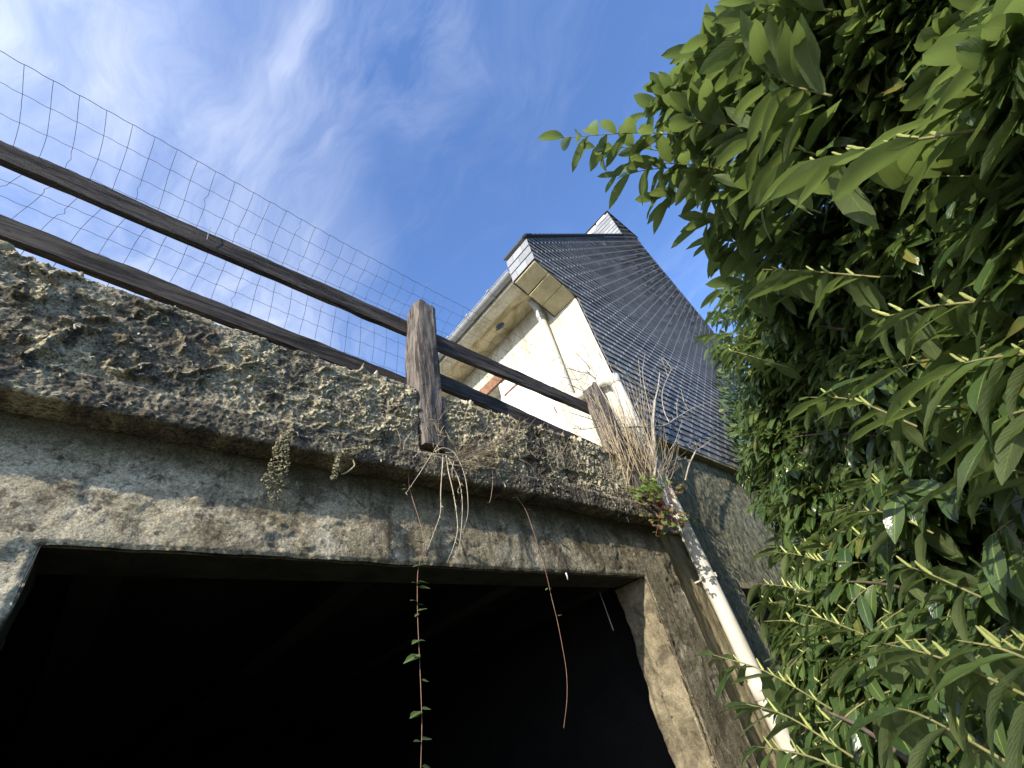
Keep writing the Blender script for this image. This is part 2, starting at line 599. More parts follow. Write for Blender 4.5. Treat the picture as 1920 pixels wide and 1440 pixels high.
M['wire'] = mat_simple('galvanised_wire', (0.045, 0.045, 0.05), (0.12, 0.12, 0.125), 30, rough=0.6, mott=0.2, bump=0.1)
M['rail'] = mat_wood('dark_weathered_rail', (0.012, 0.010, 0.008), (0.085, 0.070, 0.058), 0, 1.0)
M['post'] = mat_wood('grey_weathered_post', (0.034, 0.026, 0.021), (0.20, 0.168, 0.14), 2, 0.5)
M['rust'] = mat_simple('rusty_paint', (0.16, 0.085, 0.05), (0.30, 0.165, 0.10), 10, fine=60)
M['slate'] = mat_slate('dark_slate', (0.118, 0.115, 0.113), (0.190, 0.186, 0.182), 0.5)
M['sunslate'] = mat_slate('sun_pale_slate', (0.21, 0.22, 0.235), (0.32, 0.33, 0.345), 0.15)  # same slate coloured paler for the sun on west faces
M['lead'] = mat_simple('black_edge', (0.016, 0.016, 0.018), (0.035, 0.035, 0.04), 12, rough=0.7)
M['flash'] = mat_simple('white_flashing', (0.55, 0.55, 0.54), (0.7, 0.7, 0.69), 8, rough=0.6)
M['rough'] = mat_simple('mossy_roughcast', (0.060, 0.060, 0.034), (0.33, 0.31, 0.20), 22, fine=75, bump=1.0, dist=0.014, mott=0.85, stretch=(1, 1, 0.6))
M['strip'] = mat_simple('yellowed_masonry', (0.13, 0.10, 0.05), (0.42, 0.36, 0.21), 12, fine=70, bump=0.9, dist=0.008, stretch=(2.5, 2.5, 0.35), mott=0.6)
M['dark'] = mat_simple('shade_black_interior', (0.006, 0.006, 0.006), (0.014, 0.014, 0.013), 3, mott=0.3)  # indoor shade carried by a near-black colour
M['ground'] = mat_simple('gravel_and_grass', (0.045, 0.055, 0.025), (0.13, 0.12, 0.085), 3, fine=40, bump=0.8, dist=0.02, mott=0.6)
M['shade_black'] = mat_simple('shade_dark_concrete', (0.018, 0.017, 0.014), (0.060, 0.056, 0.045), 6, fine=90)  # concrete painted near-black for the shade under lintel and left jamb
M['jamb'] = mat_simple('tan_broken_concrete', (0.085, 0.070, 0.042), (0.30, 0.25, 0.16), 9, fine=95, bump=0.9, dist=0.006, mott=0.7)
M['terrace'] = mat_simple('terrace_concrete', (0.20, 0.19, 0.17), (0.32, 0.31, 0.28), 3)
M['leaf'] = mat_leaf('laurel_leaf', (0.028, 0.058, 0.020), (0.096, 0.142, 0.044), (0.140, 0.175, 0.075), (0.24, 0.32, 0.075), rough=0.24, tw=0.33)
M['ivy'] = mat_leaf('ivy_leaf', (0.016, 0.034, 0.009), (0.045, 0.075, 0.016), (0.06, 0.09, 0.03), (0.12, 0.20, 0.025), 0.5, 0.2)
M['herb'] = mat_leaf('herb_leaf', (0.09, 0.20, 0.025), (0.17, 0.26, 0.05), (0.16, 0.24, 0.08), (0.24, 0.38, 0.05), 0.6, 0.35)
M['herbred'] = mat_leaf('reddened_herb_leaf', (0.20, 0.075, 0.045), (0.28, 0.20, 0.07), (0.22, 0.12, 0.07), (0.32, 0.14, 0.06), 0.6, 0.3)
M['spike'] = mat_simple('pale_flower_spike', (0.30, 0.34, 0.085), (0.50, 0.52, 0.19), 90, fine=420, mott=0.6, bump=0.8, dist=0.003)
M['twig'] = mat_simple('laurel_twig', (0.12, 0.115, 0.045), (0.24, 0.22, 0.09), 20)
M['bark'] = mat_simple('laurel_bark', (0.06, 0.045, 0.034), (0.17, 0.125, 0.095), 20)
M['straw'] = mat_simple('dry_straw', (0.32, 0.245, 0.145), (0.56, 0.46, 0.30), 30)
M['root'] = mat_simple('pale_root', (0.30, 0.24, 0.16), (0.56, 0.48, 0.36), 60)
M['redstem'] = mat_simple('red_stem', (0.30, 0.06, 0.06), (0.42, 0.14, 0.10), 30)
M['brownstem'] = mat_simple('brown_trailing_stem', (0.20, 0.11, 0.08), (0.34, 0.21, 0.15), 30)
M['bare'] = mat_simple('bare_branch', (0.24, 0.20, 0.145), (0.54, 0.47, 0.37), 25)
M['moss'] = mat_simple('dry_moss', (0.22, 0.19, 0.095), (0.64, 0.58, 0.37), 60, fine=260, mott=0.7, bump=1.0, dist=0.006)

# ================================================================== GROUND
n = 60
gx = np.concatenate([-np.geomspace(900, 2, 20), np.linspace(-1.8, 9, 30), np.geomspace(9.5, 900, 20)])
gy = gx - 1.0
GX, GY = np.meshgrid(gx, gy, indexing='ij')
GZ = GROUND + 0.03 * (fbm(GX, GY, 0.5, 3, 3) - 0.5)
structure(mobj('ground', np.stack([GX, GY, GZ], -1).reshape(-1, 3), grid_faces(len(gx), len(gy)), M['ground'], None, True))

# ================================================================== GARAGE
LZ = 0.5535            # lintel underside
WY = 1.36              # front wall face
JL, JR = -0.11, 2.29   # opening
GEND = 2.64            # right end of the garage front
garage = thing('garage', 'old grey concrete garage with a dark open doorway under a lichen crusted terrace edge', 'garage', (1.1, WY, GROUND))


def wall_h(X, Z):
    h = 0.010 * (fbm(X, Z, 3.5, 4, 21) - 0.5) + 0.003 * (fbm(X, Z, 22, 4, 22) - 0.5) + 0.005 * (fbm(X, Z, 90, 3, 23) - 0.5)
    pits = smooth(0.62, 0.72, fbm(X, Z, 16, 4, 24)) * 0.007
    spall = smooth(0.60, 0.63, fbm(X * 1.2, Z * 2.4, 4.2, 5, 25)) * 0.005
    return h * 0.8 - pits * 0.25 - spall


def front_wall():
    xs = np.concatenate([np.linspace(-2.4, JL, 250)[:-1], np.linspace(JL, JR, 340)[:-1], np.linspace(JR, GEND, 50)])
    zs = np.concatenate([np.linspace(GROUND, LZ, 230)[:-1], np.linspace(LZ, 0.88, 52)])
    nu, nv = len(xs), len(zs)
    X, Z = np.meshgrid(xs, zs, indexing='ij')
    # distance to the doorway outline (outside it)
    dx = np.maximum(np.maximum(JL - X, X - JR), 0)
    dz = np.maximum(Z - LZ, 0)
    D = np.hypot(dx, dz)
    jx = 0.012 * (fbm(X * 0 + 3.1, Z, 9, 5, 31) - 0.5)
    jz = 0.014 * (fbm(X, Z * 0 + 1.7, 8, 5, 32) - 0.5)
    w = smooth(0.06, 0.0, D)
    Xo = X + w * jx * (dz < 0.03)
    Zo = Z + w * jz * ((X > JL - 0.02) & (X < JR + 0.02))
    Y = WY - wall_h(X, Z) + 0.010 * smooth(0.008, 0.0, D)
    V = np.stack([Xo, Y, Zo], -1)
    F = grid_faces(nu, nv)
    cx, cz = X.ravel()[F].mean(1), Z.ravel()[F].mean(1)
    F = F[~((cx > JL) & (cx < JR) & (cz < LZ))]
    # thickness of the arris round the doorway
    ij = [(i, j) for j in range(229, -1, -1) for i in (249,)]
    iL, iR, jT = 249, 249 + 339, 229
    rim = [iL * nv + j for j in range(0, jT)] + [i * nv + jT for i in range(iL, iR)] + [iR * nv + j for j in range(jT, -1, -1)]
    Vf = V.reshape(-1, 3)
    S = Vf[rim].copy()
    S[:, 1] = WY + 0.03
    b = len(Vf)
    k = np.arange(len(rim) - 1)
    rim = np.array(rim)
    F2 = np.stack([rim[k], rim[k + 1], b + k + 1, b + k], 1)
    e = np.array([(nu - 1) * nv + j for j in range(nv)])
    S2 = Vf[e].copy()
    S2[:, 1] = WY + 0.08
    b2 = b + len(S)
    k = np.arange(nv - 1)
    F3 = np.stack([e[k], e[k + 1], b2 + k + 1, b2 + k], 1)
    return np.concatenate([Vf, S, S2]), np.concatenate([F, F2, F3])


def join_parts(parts):
    Vs, Fs, b = [], [], 0
    for V, F in parts:
        Vs.append(V)
        Fs.append(F + b)
        b += len(V)
    return np.concatenate(Vs), np.concatenate(Fs)


V, F = front_wall()
mobj('front_wall', V, F, M['wall'], garage, True)
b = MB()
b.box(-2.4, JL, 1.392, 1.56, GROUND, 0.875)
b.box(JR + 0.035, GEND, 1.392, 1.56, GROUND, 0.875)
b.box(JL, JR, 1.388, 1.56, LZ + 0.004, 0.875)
b.build('wall_core', M['shade_black'], garage)


def jamb(x, face, seed):
    ys = np.linspace(1.366, 1.585, 30)
    zs = np.linspace(GROUND, LZ, 200)
    Y, Z = np.meshgrid(ys, zs, indexing='ij')
    ed = (0.06 if face < 0 else 0.02) * (fbm(Z, Z * 0 + seed, 4.5, 5, 41 + seed) - 0.5)
    Yo = 1.366 + (Y - 1.366) * (1 + ed / 0.2)
    h = 0.014 * (fbm(Y, Z, 7, 4, 43 + seed) - 0.5) + 0.010 * (fbm(Y, Z, 30, 4, 44 + seed) - 0.5)
    h -= 0.012 * smooth(0.56, 0.6, fbm(Y * 2, Z, 6, 4, 45 + seed))
    w = smooth(0.0, 0.02, Y - 1.366)
    X = x + face * (h * w)
    V = np.stack([X, Yo, Z], -1).reshape(-1, 3)
    F = grid_faces(30, 200)
    if face > 0:
        F = F[:, ::-1]
    # return at the back edge
    last = V.reshape(30, 200, 3)[-1].copy()
    last[:, 0] = x - face * 0.25
    b0 = len(V)
    k = np.arange(199)
    base = 29 * 200
    F2 = np.stack([base + k, b0 + k, b0 + k + 1, base + k + 1], 1)
    return np.concatenate([V, last]), np.concatenate([F, F2])


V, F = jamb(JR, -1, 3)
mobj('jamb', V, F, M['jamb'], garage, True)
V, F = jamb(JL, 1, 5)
mobj('jamb', V, F, M['shade_black'], garage, True)
# interior shell
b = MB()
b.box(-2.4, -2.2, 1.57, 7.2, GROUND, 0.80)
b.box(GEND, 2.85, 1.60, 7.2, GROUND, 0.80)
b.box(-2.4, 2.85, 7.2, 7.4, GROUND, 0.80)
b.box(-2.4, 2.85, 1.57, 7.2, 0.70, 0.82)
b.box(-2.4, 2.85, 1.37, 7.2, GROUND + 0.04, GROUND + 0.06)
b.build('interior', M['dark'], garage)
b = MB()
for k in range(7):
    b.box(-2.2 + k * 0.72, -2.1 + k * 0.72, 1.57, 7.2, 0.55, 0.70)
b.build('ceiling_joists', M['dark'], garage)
# terrace floor over the garage
b = MB()
b.box(-2.6, 3.06, 1.40, 7.4, 0.885, 1.06)
b.build('terrace_slab', M['terrace'], garage)
# yellowed strip between the garage and the house corner
nu, nv = 30, 330
xs, zs = np.linspace(GEND - 0.02, 3.06, nu), np.linspace(GROUND, 1.06, nv)
X, Z = np.meshgrid(xs, zs, indexing='ij')
Y = 1.43 - 0.03 * (fbm(X, Z, 6, 4, 51) - 0.5) - 0.02 * (fbm(X * 3, Z, 12, 4, 52) - 0.5)
mobj('infill_strip', np.stack([X, Y, Z], -1).reshape(-1, 3), grid_faces(nu, nv), M['strip'], garage, True)

# ------------------------------------------------------------------ terrace edge (parapet)
PX0, PX1 = -2.2, 2.585


def profile(s):
    """s: distance along the section, from the underside back to the top back -> (y, z, normal y, normal z)"""
    P = np.array([(1.365, 0.872), (1.278, 0.876), (1.272, 0.884), (1.274, 0.968), (1.290, 0.984), (1.290, 1.330), (1.300, 1.342), (1.52, 1.352)])
    d = np.r_[0, np.cumsum(np.linalg.norm(np.diff(P, axis=0), axis=1))]
    y = np.interp(s, d, P[:, 0])
    z = np.interp(s, d, P[:, 1])
    return y, z, d


_, _, PD = profile(np.zeros(1))
NS = 124
ss = np.concatenate([np.linspace(0, PD[1], 12)[:-1], np.linspace(PD[1], PD[6], 120)[:-1], np.linspace(PD[6], PD[7], 18)])
NS = len(ss)
NX = 1250
xs = np.linspace(PX0, PX1, NX)
X, S = np.meshgrid(xs, ss, indexing='ij')
py, pz, _ = profile(S)
Zc = pz
# crust: peeling flakes and lichen cushions
f1 = fbm(X + 0.05 * fbm(X, Zc, 30, 3, 61), Zc, 15, 5, 60)
f2 = fbm(X, Zc, 34, 4, 62)
f3 = fbm(X, Zc, 5, 4, 63)
ridge = 1 - np.abs(2 * fbm(X * 0.9 + 0.08 * f2, Zc * 1.25, 13, 4, 64) - 1)
ridge2 = 1 - np.abs(2 * fbm(X + 0.04 * f1, Zc, 29, 3, 68) - 1)
zone = smooth(0.40, 0.60, f3 + 0.14 * (f2 - 0.5) + 0.05 * smooth(0.3, 1.0, X))
cush = smooth(0.52, 0.64, f1)
curl = smooth(0.86, 0.97, ridge)
curl2 = smooth(0.84, 0.97, ridge2) * (0.35 + 0.65 * zone)
crust = np.clip(np.maximum(np.maximum(cush * 0.9, curl), curl2 * 0.9) * (0.35 + 0.65 * zone), 0, 1)
facew = smooth(0.985, 1.02, pz) * smooth(PD[7], PD[6], S) + smooth(PD[6] - 0.02, PD[6], S) * 0.6
nose = smooth(0.99, 0.965, pz)
h = (0.0075 * cush * (0.4 + f2) + 0.014 * curl * (0.5 + 0.8 * f1) + 0.010 * curl2 * (0.3 + f1)) * (0.12 + 0.88 * zone) * np.clip(facew + 0.35 * nose, 0, 1)
h *= 0.75
h += 0.005 * (f2 - 0.5) + 0.008 * (fbm(X, Zc, 75, 3, 65) - 0.5) + 0.006 * (fbm(X, Zc, 160, 2, 66) - 0.5) + 0.006 * (f3 - 0.5)
h -= 0.012 * smooth(0.60, 0.66, fbm(X * 0.8, Zc * 1.6, 6, 4, 67)) * facew
# recess beside the post
h -= 0.030 * smooth(0.030, 0.006, np.abs(X - 0.928) - 0.052) * facew
front = (S >= PD[1]) & (S <= PD[6])
Yf = py - np.where(S < PD[1], 0, h) * np.where(S > PD[6], 0.3, 1.0)
Zf = pz + np.where(S > PD[6] - 0.004, h * 1.3, 0) - np.where(S < PD[1], h * 0.6, 0)
# peeled folds standing up as ragged ridges
def fold_mask(pts, wid):
    best = np.full(X.shape, 9.0)
    sgn = np.zeros(X.shape)
    for (a, b_) in zip(pts[:-1], pts[1:]):
        A, B = atY(a[0], a[1], 1.285), atY(b_[0], b_[1], 1.285)
        ax, az, bx, bz = A[0], A[2], B[0], B[2]
        wx = X + 0.012 * (f2 - 0.5)
        wz = Zc + 0.016 * (f1 - 0.5)
        tt_ = np.clip(((wx - ax) * (bx - ax) + (wz - az) * (bz - az)) / ((bx - ax) ** 2 + (bz - az) ** 2), 0, 1)
        d_ = np.hypot(wx - ax - tt_ * (bx - ax), wz - az - tt_ * (bz - az))
        up_ = wz > az + tt_ * (bz - az)
        d_ = np.where(up_, d_ * 0.45, d_ * 1.6)
        best = np.minimum(best, d_)
    return smooth(wid, 0.0, best)


FOLDS = [([(42, 677), (78, 658), (111, 638), (151, 620)], .011, .026), ([(155, 627), (195, 622)], .008, .016), ([(240, 704), (262, 694), (278, 684)], .009, .020), ([(200, 693), (236, 704), (284, 712)], .009, .018),
         ([(253, 569), (285, 578), (320, 588)], .007, .018), ([(278, 604), (296, 589)], .008, .018), ([(222, 633), (240, 640)], .010, .022), ([(300, 597), (306, 607), (316, 604), (313, 595), (303, 594)], .005, .012), ([(330, 620), (345, 640), (340, 660)], .008, .018),
         ([(95, 520), (105, 512), (140, 520)], .009, .016), ([(180, 600), (205, 596), (212, 606)], .010, .02), ([(345, 705), (385, 700), (410, 690)], .008, .016), ([(385, 640), (410, 660), (430, 655)], .008, .016), ([(30, 560), (70, 565)], .008, .012), ([(455, 690), (480, 680), (500, 690)], .007, .014)]
for pts_, wid_, hh_ in FOLDS:
    fm = fold_mask(pts_, wid_)
    Yf = Yf - hh_ * fm * (0.7 + 0.6 * f2)
    crust = np.maximum(crust, fm * 0.95)
rng_ = random.Random(77)
for q in range(70):
    cx_, cy_ = rng_.uniform(20, 760), 0
    cy_ = 545 + cx_ * 0.30 + rng_.uniform(-30, 90)
    L_, a_ = rng_.uniform(6, 18), rng_.uniform(-0.5, 1.2)
    fm = fold_mask([(cx_, cy_), (cx_ + L_ * math.cos(a_), cy_ - L_ * math.sin(a_) * 0.6), (cx_ + L_ * 1.7 * math.cos(a_ - 0.6), cy_ - L_ * 1.4 * math.sin(a_ - 0.5))], rng_.uniform(.004, .007))
    Yf = Yf - rng_.uniform(.008, .015) * fm * (0.6 + 0.7 * f2)
    crust = np.maximum(crust, fm * 0.9)
# bottom edge broken and wavy
Zf = Zf + nose * 0.022 * (fbm(X, X * 0, 5, 5, 69) - 0.5)
Zf = Zf + smooth(1.2, 1.34, pz) * 0.016 * (fbm(X, X * 0, 4, 5, 70) - 0.5)
alg = np.clip(nose * 0.85 * smooth(0.25, 0.5, fbm(X, Zc, 8, 4, 71)) + 0.9 * smooth(0.55, 0.62, fbm(X * 1.6, Zc * 0.8, 3.2, 4, 72)) * (X > 1.4)
              + 0.8 * smooth(0.60, 0.66, fbm(X * 1.6, Zc * 0.8, 3.4, 4, 73)) + 0.9 * fold_mask([(143, 555), (121, 594), (96, 630)], .022), 0, 1)
crust = np.clip(crust * (1 - 0.5 * alg) * (0.8 + 0.2 * smooth(-0.3, 0.8, X)), 0, 1) * np.clip(facew + 0.5 * nose, 0, 1)
parapet_V = np.stack([X, Yf, Zf], -1).reshape(-1, 3)
po = mobj('terrace_edge', parapet_V, grid_faces(NX, NS), M['parapet'], garage, True, attrs={'crust': crust.ravel(), 'algae': alg.ravel()})
b = MB()
b.quad((PX1, 1.30, 0.88), (PX1, 1.52, 0.88), (PX1, 1.52, 1.34), (PX1, 1.30, 1.34))
b.quad((PX0, 1.52, 0.88), (PX1, 1.52, 0.88), (PX1, 1.52, 1.345), (PX0, 1.52, 1.345))
b.build('terrace_edge_end', M['parapet'], garage)


# curled flakes of lichen and old coating that stand off the face
def flake_geo(c, w, l, rad, ang, lift, nseg=4, tear=0.3):
    """a strip that leaves the wall at c and curls outward (towards -Y)"""
    u = np.array([math.cos(ang), 0, math.sin(ang)])
    v = np.array([-math.sin(ang), 0, math.cos(ang)])
    nrm = np.array([0, -1, 0])
    out = []
    a0 = lift
    p = np.zeros(2)
    step = l / nseg
    for i in range(nseg + 1):
        ww = w * (1 - 0.25 * (i / nseg) ** 2) * random.uniform(0.85, 1.1)
        for sgn in (-1, -0.2, 0.5, 1):
            j = (random.random() - 0.5) * tear
            q = c + v * (p[0] + j * step) + nrm * (p[1] + 0.002 * random.random()) + u * (sgn * ww * (0.5 + 0.25 * j))
            out.append(q)
        a = a0 + (i + 1) / nseg * (l / rad)
        p = p + step * np.array([math.cos(a), math.sin(a)])
    F = []
    for i in range(nseg):
        for k in range(3):
            s = i * 4 + k
            F.append((s, s + 1, s + 5, s + 4))
    return out, F


fl = MB()
crg = crust.reshape(NX, NS)
tries = 0
made = 0
while made < 4200 and tries < 160000:
    tries += 1
    i = random.randrange(4, NX - 4)
    j = random.randrange(14, NS - 20)
    if random.random() > crg[i, j] * 1.1:
        continue
    c = parapet_V[i * NS + j] + np.array([0, 0.002, 0])
    if abs(c[0] - 0.928) < 0.07:
        continue
    sc = random.choice([0.2, 0.25, 0.3, 0.3, 0.35, 0.4, 0.45, 0.5])
    Vv, Ff = flake_geo(c, 0.030 * sc * (0.5 + random.random()), 0.013 * sc * (0.6 + random.random()), 0.006 * sc, random.uniform(-0.9, 0.9) + random.choice([0, math.pi, 0, 1.2]), random.uniform(0.2, 0.9))
    fl.add(Vv, Ff)
    made += 1
stuff(fl.build('lichen_flakes', M['crust'], garage, True))
# hanging strips of dry moss under the edge
def strip_geo(P, W, nholes, seed, jig=0.004):
    rnd = random.Random(seed)
    C = catmull(P, 12)
    n = len(C)
    cols = 11
    V = []
    for i, c in enumerate(C):
        w = np.interp(i / (n - 1), np.linspace(0, 1, len(W)), W)
        for k in range(cols):
            s = (k / (cols - 1) - 0.5)
            V.append((c[0] + s * w + rnd.uniform(-jig, jig), c[1] + rnd.uniform(-jig, jig) - 0.012 * math.sin(k * 1.9 + i * 0.6), c[2] + rnd.uniform(-jig, jig)))
    mbx = MB()
    for q in range(int(900 * max(W) / 0.06) + 100):
        f_ = rnd.random() ** 0.9 * (n - 1.01)
        i_ = int(f_)
        c_ = np.array(C[i_]) * (1 - f_ + i_) + np.array(C[i_ + 1]) * (f_ - i_)
        w_ = np.interp(f_ / (n - 1), np.linspace(0, 1, len(W)), W)
        ed = rnd.uniform(-0.5, 0.5)
        if f_ / (n - 1) > 0.4 and nholes > 0.4 and math.sin(ed * 17 + f_ * 0.5) * math.sin(f_ * 1.1 + 2 * ed) > 0.25:
            continue
        c_ = c_ + np.array([ed * w_, rnd.uniform(-0.008, 0.004), rnd.uniform(-0.004, 0.004)])
        sz_ = rnd.uniform(0.002, 0.0055)
        d1_ = np.array([rnd.uniform(-1, 1), rnd.uniform(-1, 1), rnd.uniform(-1, 1)])
        d2_ = np.array([rnd.uniform(-1, 1), rnd.uniform(-1, 1), rnd.uniform(-1, 1)])
        d3_ = np.cross(d1_, d2_)
        mbx.add([c_ - d1_ * sz_, c_ + d2_ * sz_, c_ + d1_ * sz_ * 0.9, c_ - d2_ * sz_ + d3_ * sz_ * 0.5, c_ + d3_ * sz_], [(0, 1, 4), (1, 2, 4), (2, 3, 4), (3, 0, 4)])
    return mbx.V, mbx.F
    F = []
    for i in range(n - 1):
        for k in range(cols - 1):
            t = i / (n - 1)
            if t > 0.35 and rnd.random() < nholes * (t - 0.25):
                continue
            s = i * cols + k
            F.append((s, s + 1, s + cols + 1, s + cols))
    return V, F


P = [atY(548, 806, 1.268), atY(536, 818, 1.25), atY(527, 845, 1.246), atY(522, 875, 1.25), atY(512, 905, 1.26), atY(516, 940, 1.275)]
V, F = strip_geo(P, [0.012, 0.032, 0.045, 0.06, 0.062, 0.03], 0.75, 5)
mo = mobj('hanging_moss_strip', V, F, M['moss'], garage, False)
P = [atY(690, 838, 1.268), atY(660, 843, 1.255), atY(638, 850, 1.25), atY(632, 866, 1.25), atY(630, 882, 1.252), atY(624, 898, 1.255)]
V, F = strip_geo(P, [0.012, 0.018, 0.020, 0.012, 0.028, 0.012], 0.2, 8, 0.002)
mo = mobj('hanging_moss_strip', V, F, M['moss'], garage, False)
b = MB()
b.tube(catmull([atY(662, 863, 1.25), atY(665, 872, 1.25), atY(658, 880, 1.25), atY(646, 888, 1.252), atY(640, 889, 1.253)], 4), [0.003] * 17, 5)
b.build('moss_thread', M['moss'], garage, True)
# lime drips under the slab
b = MB()
for (px, py_, ln) in [(1129, 950, 0.030), (1156, 958, 0.035), (1172, 962, 0.060), (1196, 966, 0.03), (1208, 968, 0.022), (1100, 940, 0.02), (1061, 1074, 0.03)]:
    p = atY(px, py_, 1.30)
    b.tube([p, p + np.array([0.002, 0, -ln * 0.5]), p + np.array([0.0, 0, -ln])], [0.004, 0.003, 0.0012], 5)
stuff(b.build('lime_drips', M['flash'], garage, True))
# moss cushion on the top at the far left
def blob(c, r, seed, nz=10, npn=14, amp=0.25):
    RG = []
    rnd = random.Random(seed)
    for i in range(nz + 1):
        ph = math.pi * (0.02 + 0.96 * i / nz)
        RG.append([(c[0] + r[0] * math.sin(ph) * math.cos(a) * (1 + amp * (rnd.random() - 0.5)), c[1] + r[1] * math.sin(ph) * math.sin(a) * (1 + amp * (rnd.random() - 0.5)),
                    c[2] + r[2] * math.cos(ph) * (1 + amp * (rnd.random() - 0.5))) for a in [2 * math.pi * k / npn for k in range(npn)]])
    m = MB()
    m.rings(RG)
    return m


c = atY(2, 468, 1.34)
blob(c, (0.035, 0.03, 0.022), 4).build('moss_cushion', M['moss'], garage, True)

# ================================================================== RAILING
railing = thing('wooden_railing', 'weathered dark wooden two rail railing with square posts along the terrace edge', 'railing', (0.93, 1.35, 1.34))


def plank(name, A, B, hgt, dep, mat, parent, n=70, jit=0.0022, seed=0, cup=0.0):
    """board from A to B (points on its lower front edge), height hgt along Z, depth along +Y"""
    A, B = np.array(A, float), np.array(B, float)
    RG = []
    for i in range(n + 1):
        t = i / n
        p = A + (B - A) * t
        hh = hgt[0] + (hgt[1] - hgt[0]) * t
        rg = []
        sect = [(0, 0), (0.33, 0), (0.66, 0), (1, 0), (1, 0.33), (1, 0.66), (1, 1), (0.66, 1), (0.33, 1), (0, 1), (0, 0.66), (0, 0.33)]
        for k, (a, c) in enumerate(sect):
            corner = (a in (0, 1)) and (c in (0, 1))
            nz = fbm(np.array(p[0] * 1.0), np.array(k * 3.7 + seed), 9, 4, 80 + seed)
            ny = fbm(np.array(p[0] * 1.0), np.array(k * 5.1 + seed + 40), 9, 4, 90 + seed)
            top = 1.8 if c == 1 else 1.0
            rg.append((p[0], p[1] + a * dep + (float(ny) - 0.5) * jit * 3, p[2] + c * hh + (float(nz) - 0.5) * jit * 4 * top + (-0.0015 if corner and c == 1 else 0)))
        RG.append(rg)
    m = MB()
    m.rings(RG)
    return m.build(name, mat, parent)


RY = 1.408


def rz(x, pts):
    return float(np.interp(x, [p[0] for p in pts], [p[1] for p in pts]))


def zr(px, py_, y=RY):
    w = atY(px, py_, y)
    return w[0], w[2]


l0, l1 = zr(0, 298), zr(758, 622)
sl = (l1[1] - l0[1]) / (l1[0] - l0[0])
t0, t1 = zr(0, 263), zr(761, 600)
hL = t0[1] - l0[1]
hR = t1[1] - l1[1]
plank('upper_rail', (-1.75, RY, l0[1] + sl * (-1.75 - l0[0])), (0.955, RY, l1[1] + sl * (0.955 - l1[0])), (hL, hR), 0.028, M['rail'], railing, 90, seed=1)
e0, e1 = zr(826, 655), zr(1108, 773)
s0, s1 = zr(824, 628), zr(1098, 750)
sl = (e1[1] - e0[1]) / (e1[0] - e0[0])
plank('upper_rail', (0.958, RY, e0[1] + sl * (0.958 - e0[0])), (2.53, RY, e1[1] + sl * (2.53 - e1[0])), (s0[1] - e0[1] - 0.004, 0.098), 0.028, M['rail'], railing, 60, seed=2)
RY2 = 1.409
l0, l1 = zr(0, 440, RY2), zr(758, 741, RY2)
t0, t1 = zr(0, 402, RY2), zr(758, 709, RY2)
sl = (l1[1] - l0[1]) / (l1[0] - l0[0])
l1b = zr(480, 623, RY2)
sl = (l1b[1] - l0[1]) / (l1b[0] - l0[0])
plank('lower_rail', (-1.75, RY2, l0[1] + sl * (-1.75 - l0[0])), (0.955, RY2, l1b[1] + sl * (0.955 - l1b[0])), (0.095, 0.085), 0.03, M['rail'], railing, 90, seed=3)
e0, s0 = zr(832, 732, RY2), zr(830, 702, RY2)
s1 = zr(1000, 778, RY2)
sl = (s1[1] - s0[1]) / (s1[0] - s0[0])
plank('lower_rail', (0.958, RY2, s0[1] - 0.098 + sl * (0.958 - s0[0])), (2.53, RY2, s0[1] - 0.098 + sl * (2.53 - s0[0])), (0.098, 0.09), 0.03, M['rail'], railing, 60, seed=4)


def post(xb, xt, ztop, seed, wid=0.118):
    """square post, bottom x xb, top x xt (left front edge), front face just proud of the terrace edge"""
    y0, dep = 1.268, 0.138
    z0 = 1.02
    RG = []
    nz = 46
    rnd = random.Random(seed)
    sect = [(k / 5, 0) for k in range(5)] + [(1, k / 5) for k in range(5)] + [(1 - k / 5, 1) for k in range(5)] + [(0, 1 - k / 5) for k in range(5)]
    off = [rnd.uniform(-1, 1) for _ in sect]
    for i in range(nz + 1):
        t = i / nz
        x = xb + (xt - xb) * t
        rg = []
        for k, (a, c) in enumerate(sect):
            z = z0 + (ztop - z0) * t
            if t > 0.9:
                z += (t - 0.9) * 10 * (0.013 * off[k] - 0.022 * a - 0.02 * c)
            nx = float(fbm(np.array(z), np.array(k * 2.3 + seed), 7, 4, 100 + seed)) - 0.5
            ny = float(fbm(np.array(z), np.array(k * 4.1 + seed + 9), 7, 4, 110 + seed)) - 0.5
            ch = 0.006 if (a in (0, 1) and c in (0, 1)) else 0.0
            bul = 0.012 * smooth(0.45, 0.25, np.array(abs(t - 0.45))) if a == 0 else 0.0
            rg.append((x + a * wid + nx * 0.016 - float(bul) + ch * (1 if a == 0 else -1 if a == 1 else 0), y0 + c * dep + ny * 0.014 + ch * (1 if c == 0 else -1), z))
        RG.append(rg)
    m = MB()
    m.rings(RG)
    return m.build('post', M['post'], railing)


post(0.8605, 0.905, 2.012, 1)
post(2.44, 2.47, 2.00, 2, 0.12)
post(-1.78, -1.75, 2.0, 3)
# wire tie round the upper rail
b = MB()
q = atY(390, 437, 1.40)
b.tube(catmull([q + np.array([0.0, -0.004, 0.045]), q + np.array([-0.001, -0.006, 0.015]), q + np.array([0.003, -0.006, -0.02]), q + np.array([0.006, -0.003, -0.052])], 4), [0.0013] * 13, 5)
b.build('wire_tie', M['zinc'], railing)

# ================================================================== WIRE MESH
wmesh = thing('wire_fence', 'thin wire stock netting behind the wooden rails with its top folded forward', 'wire fence', (0.6, 1.45, 1.4))


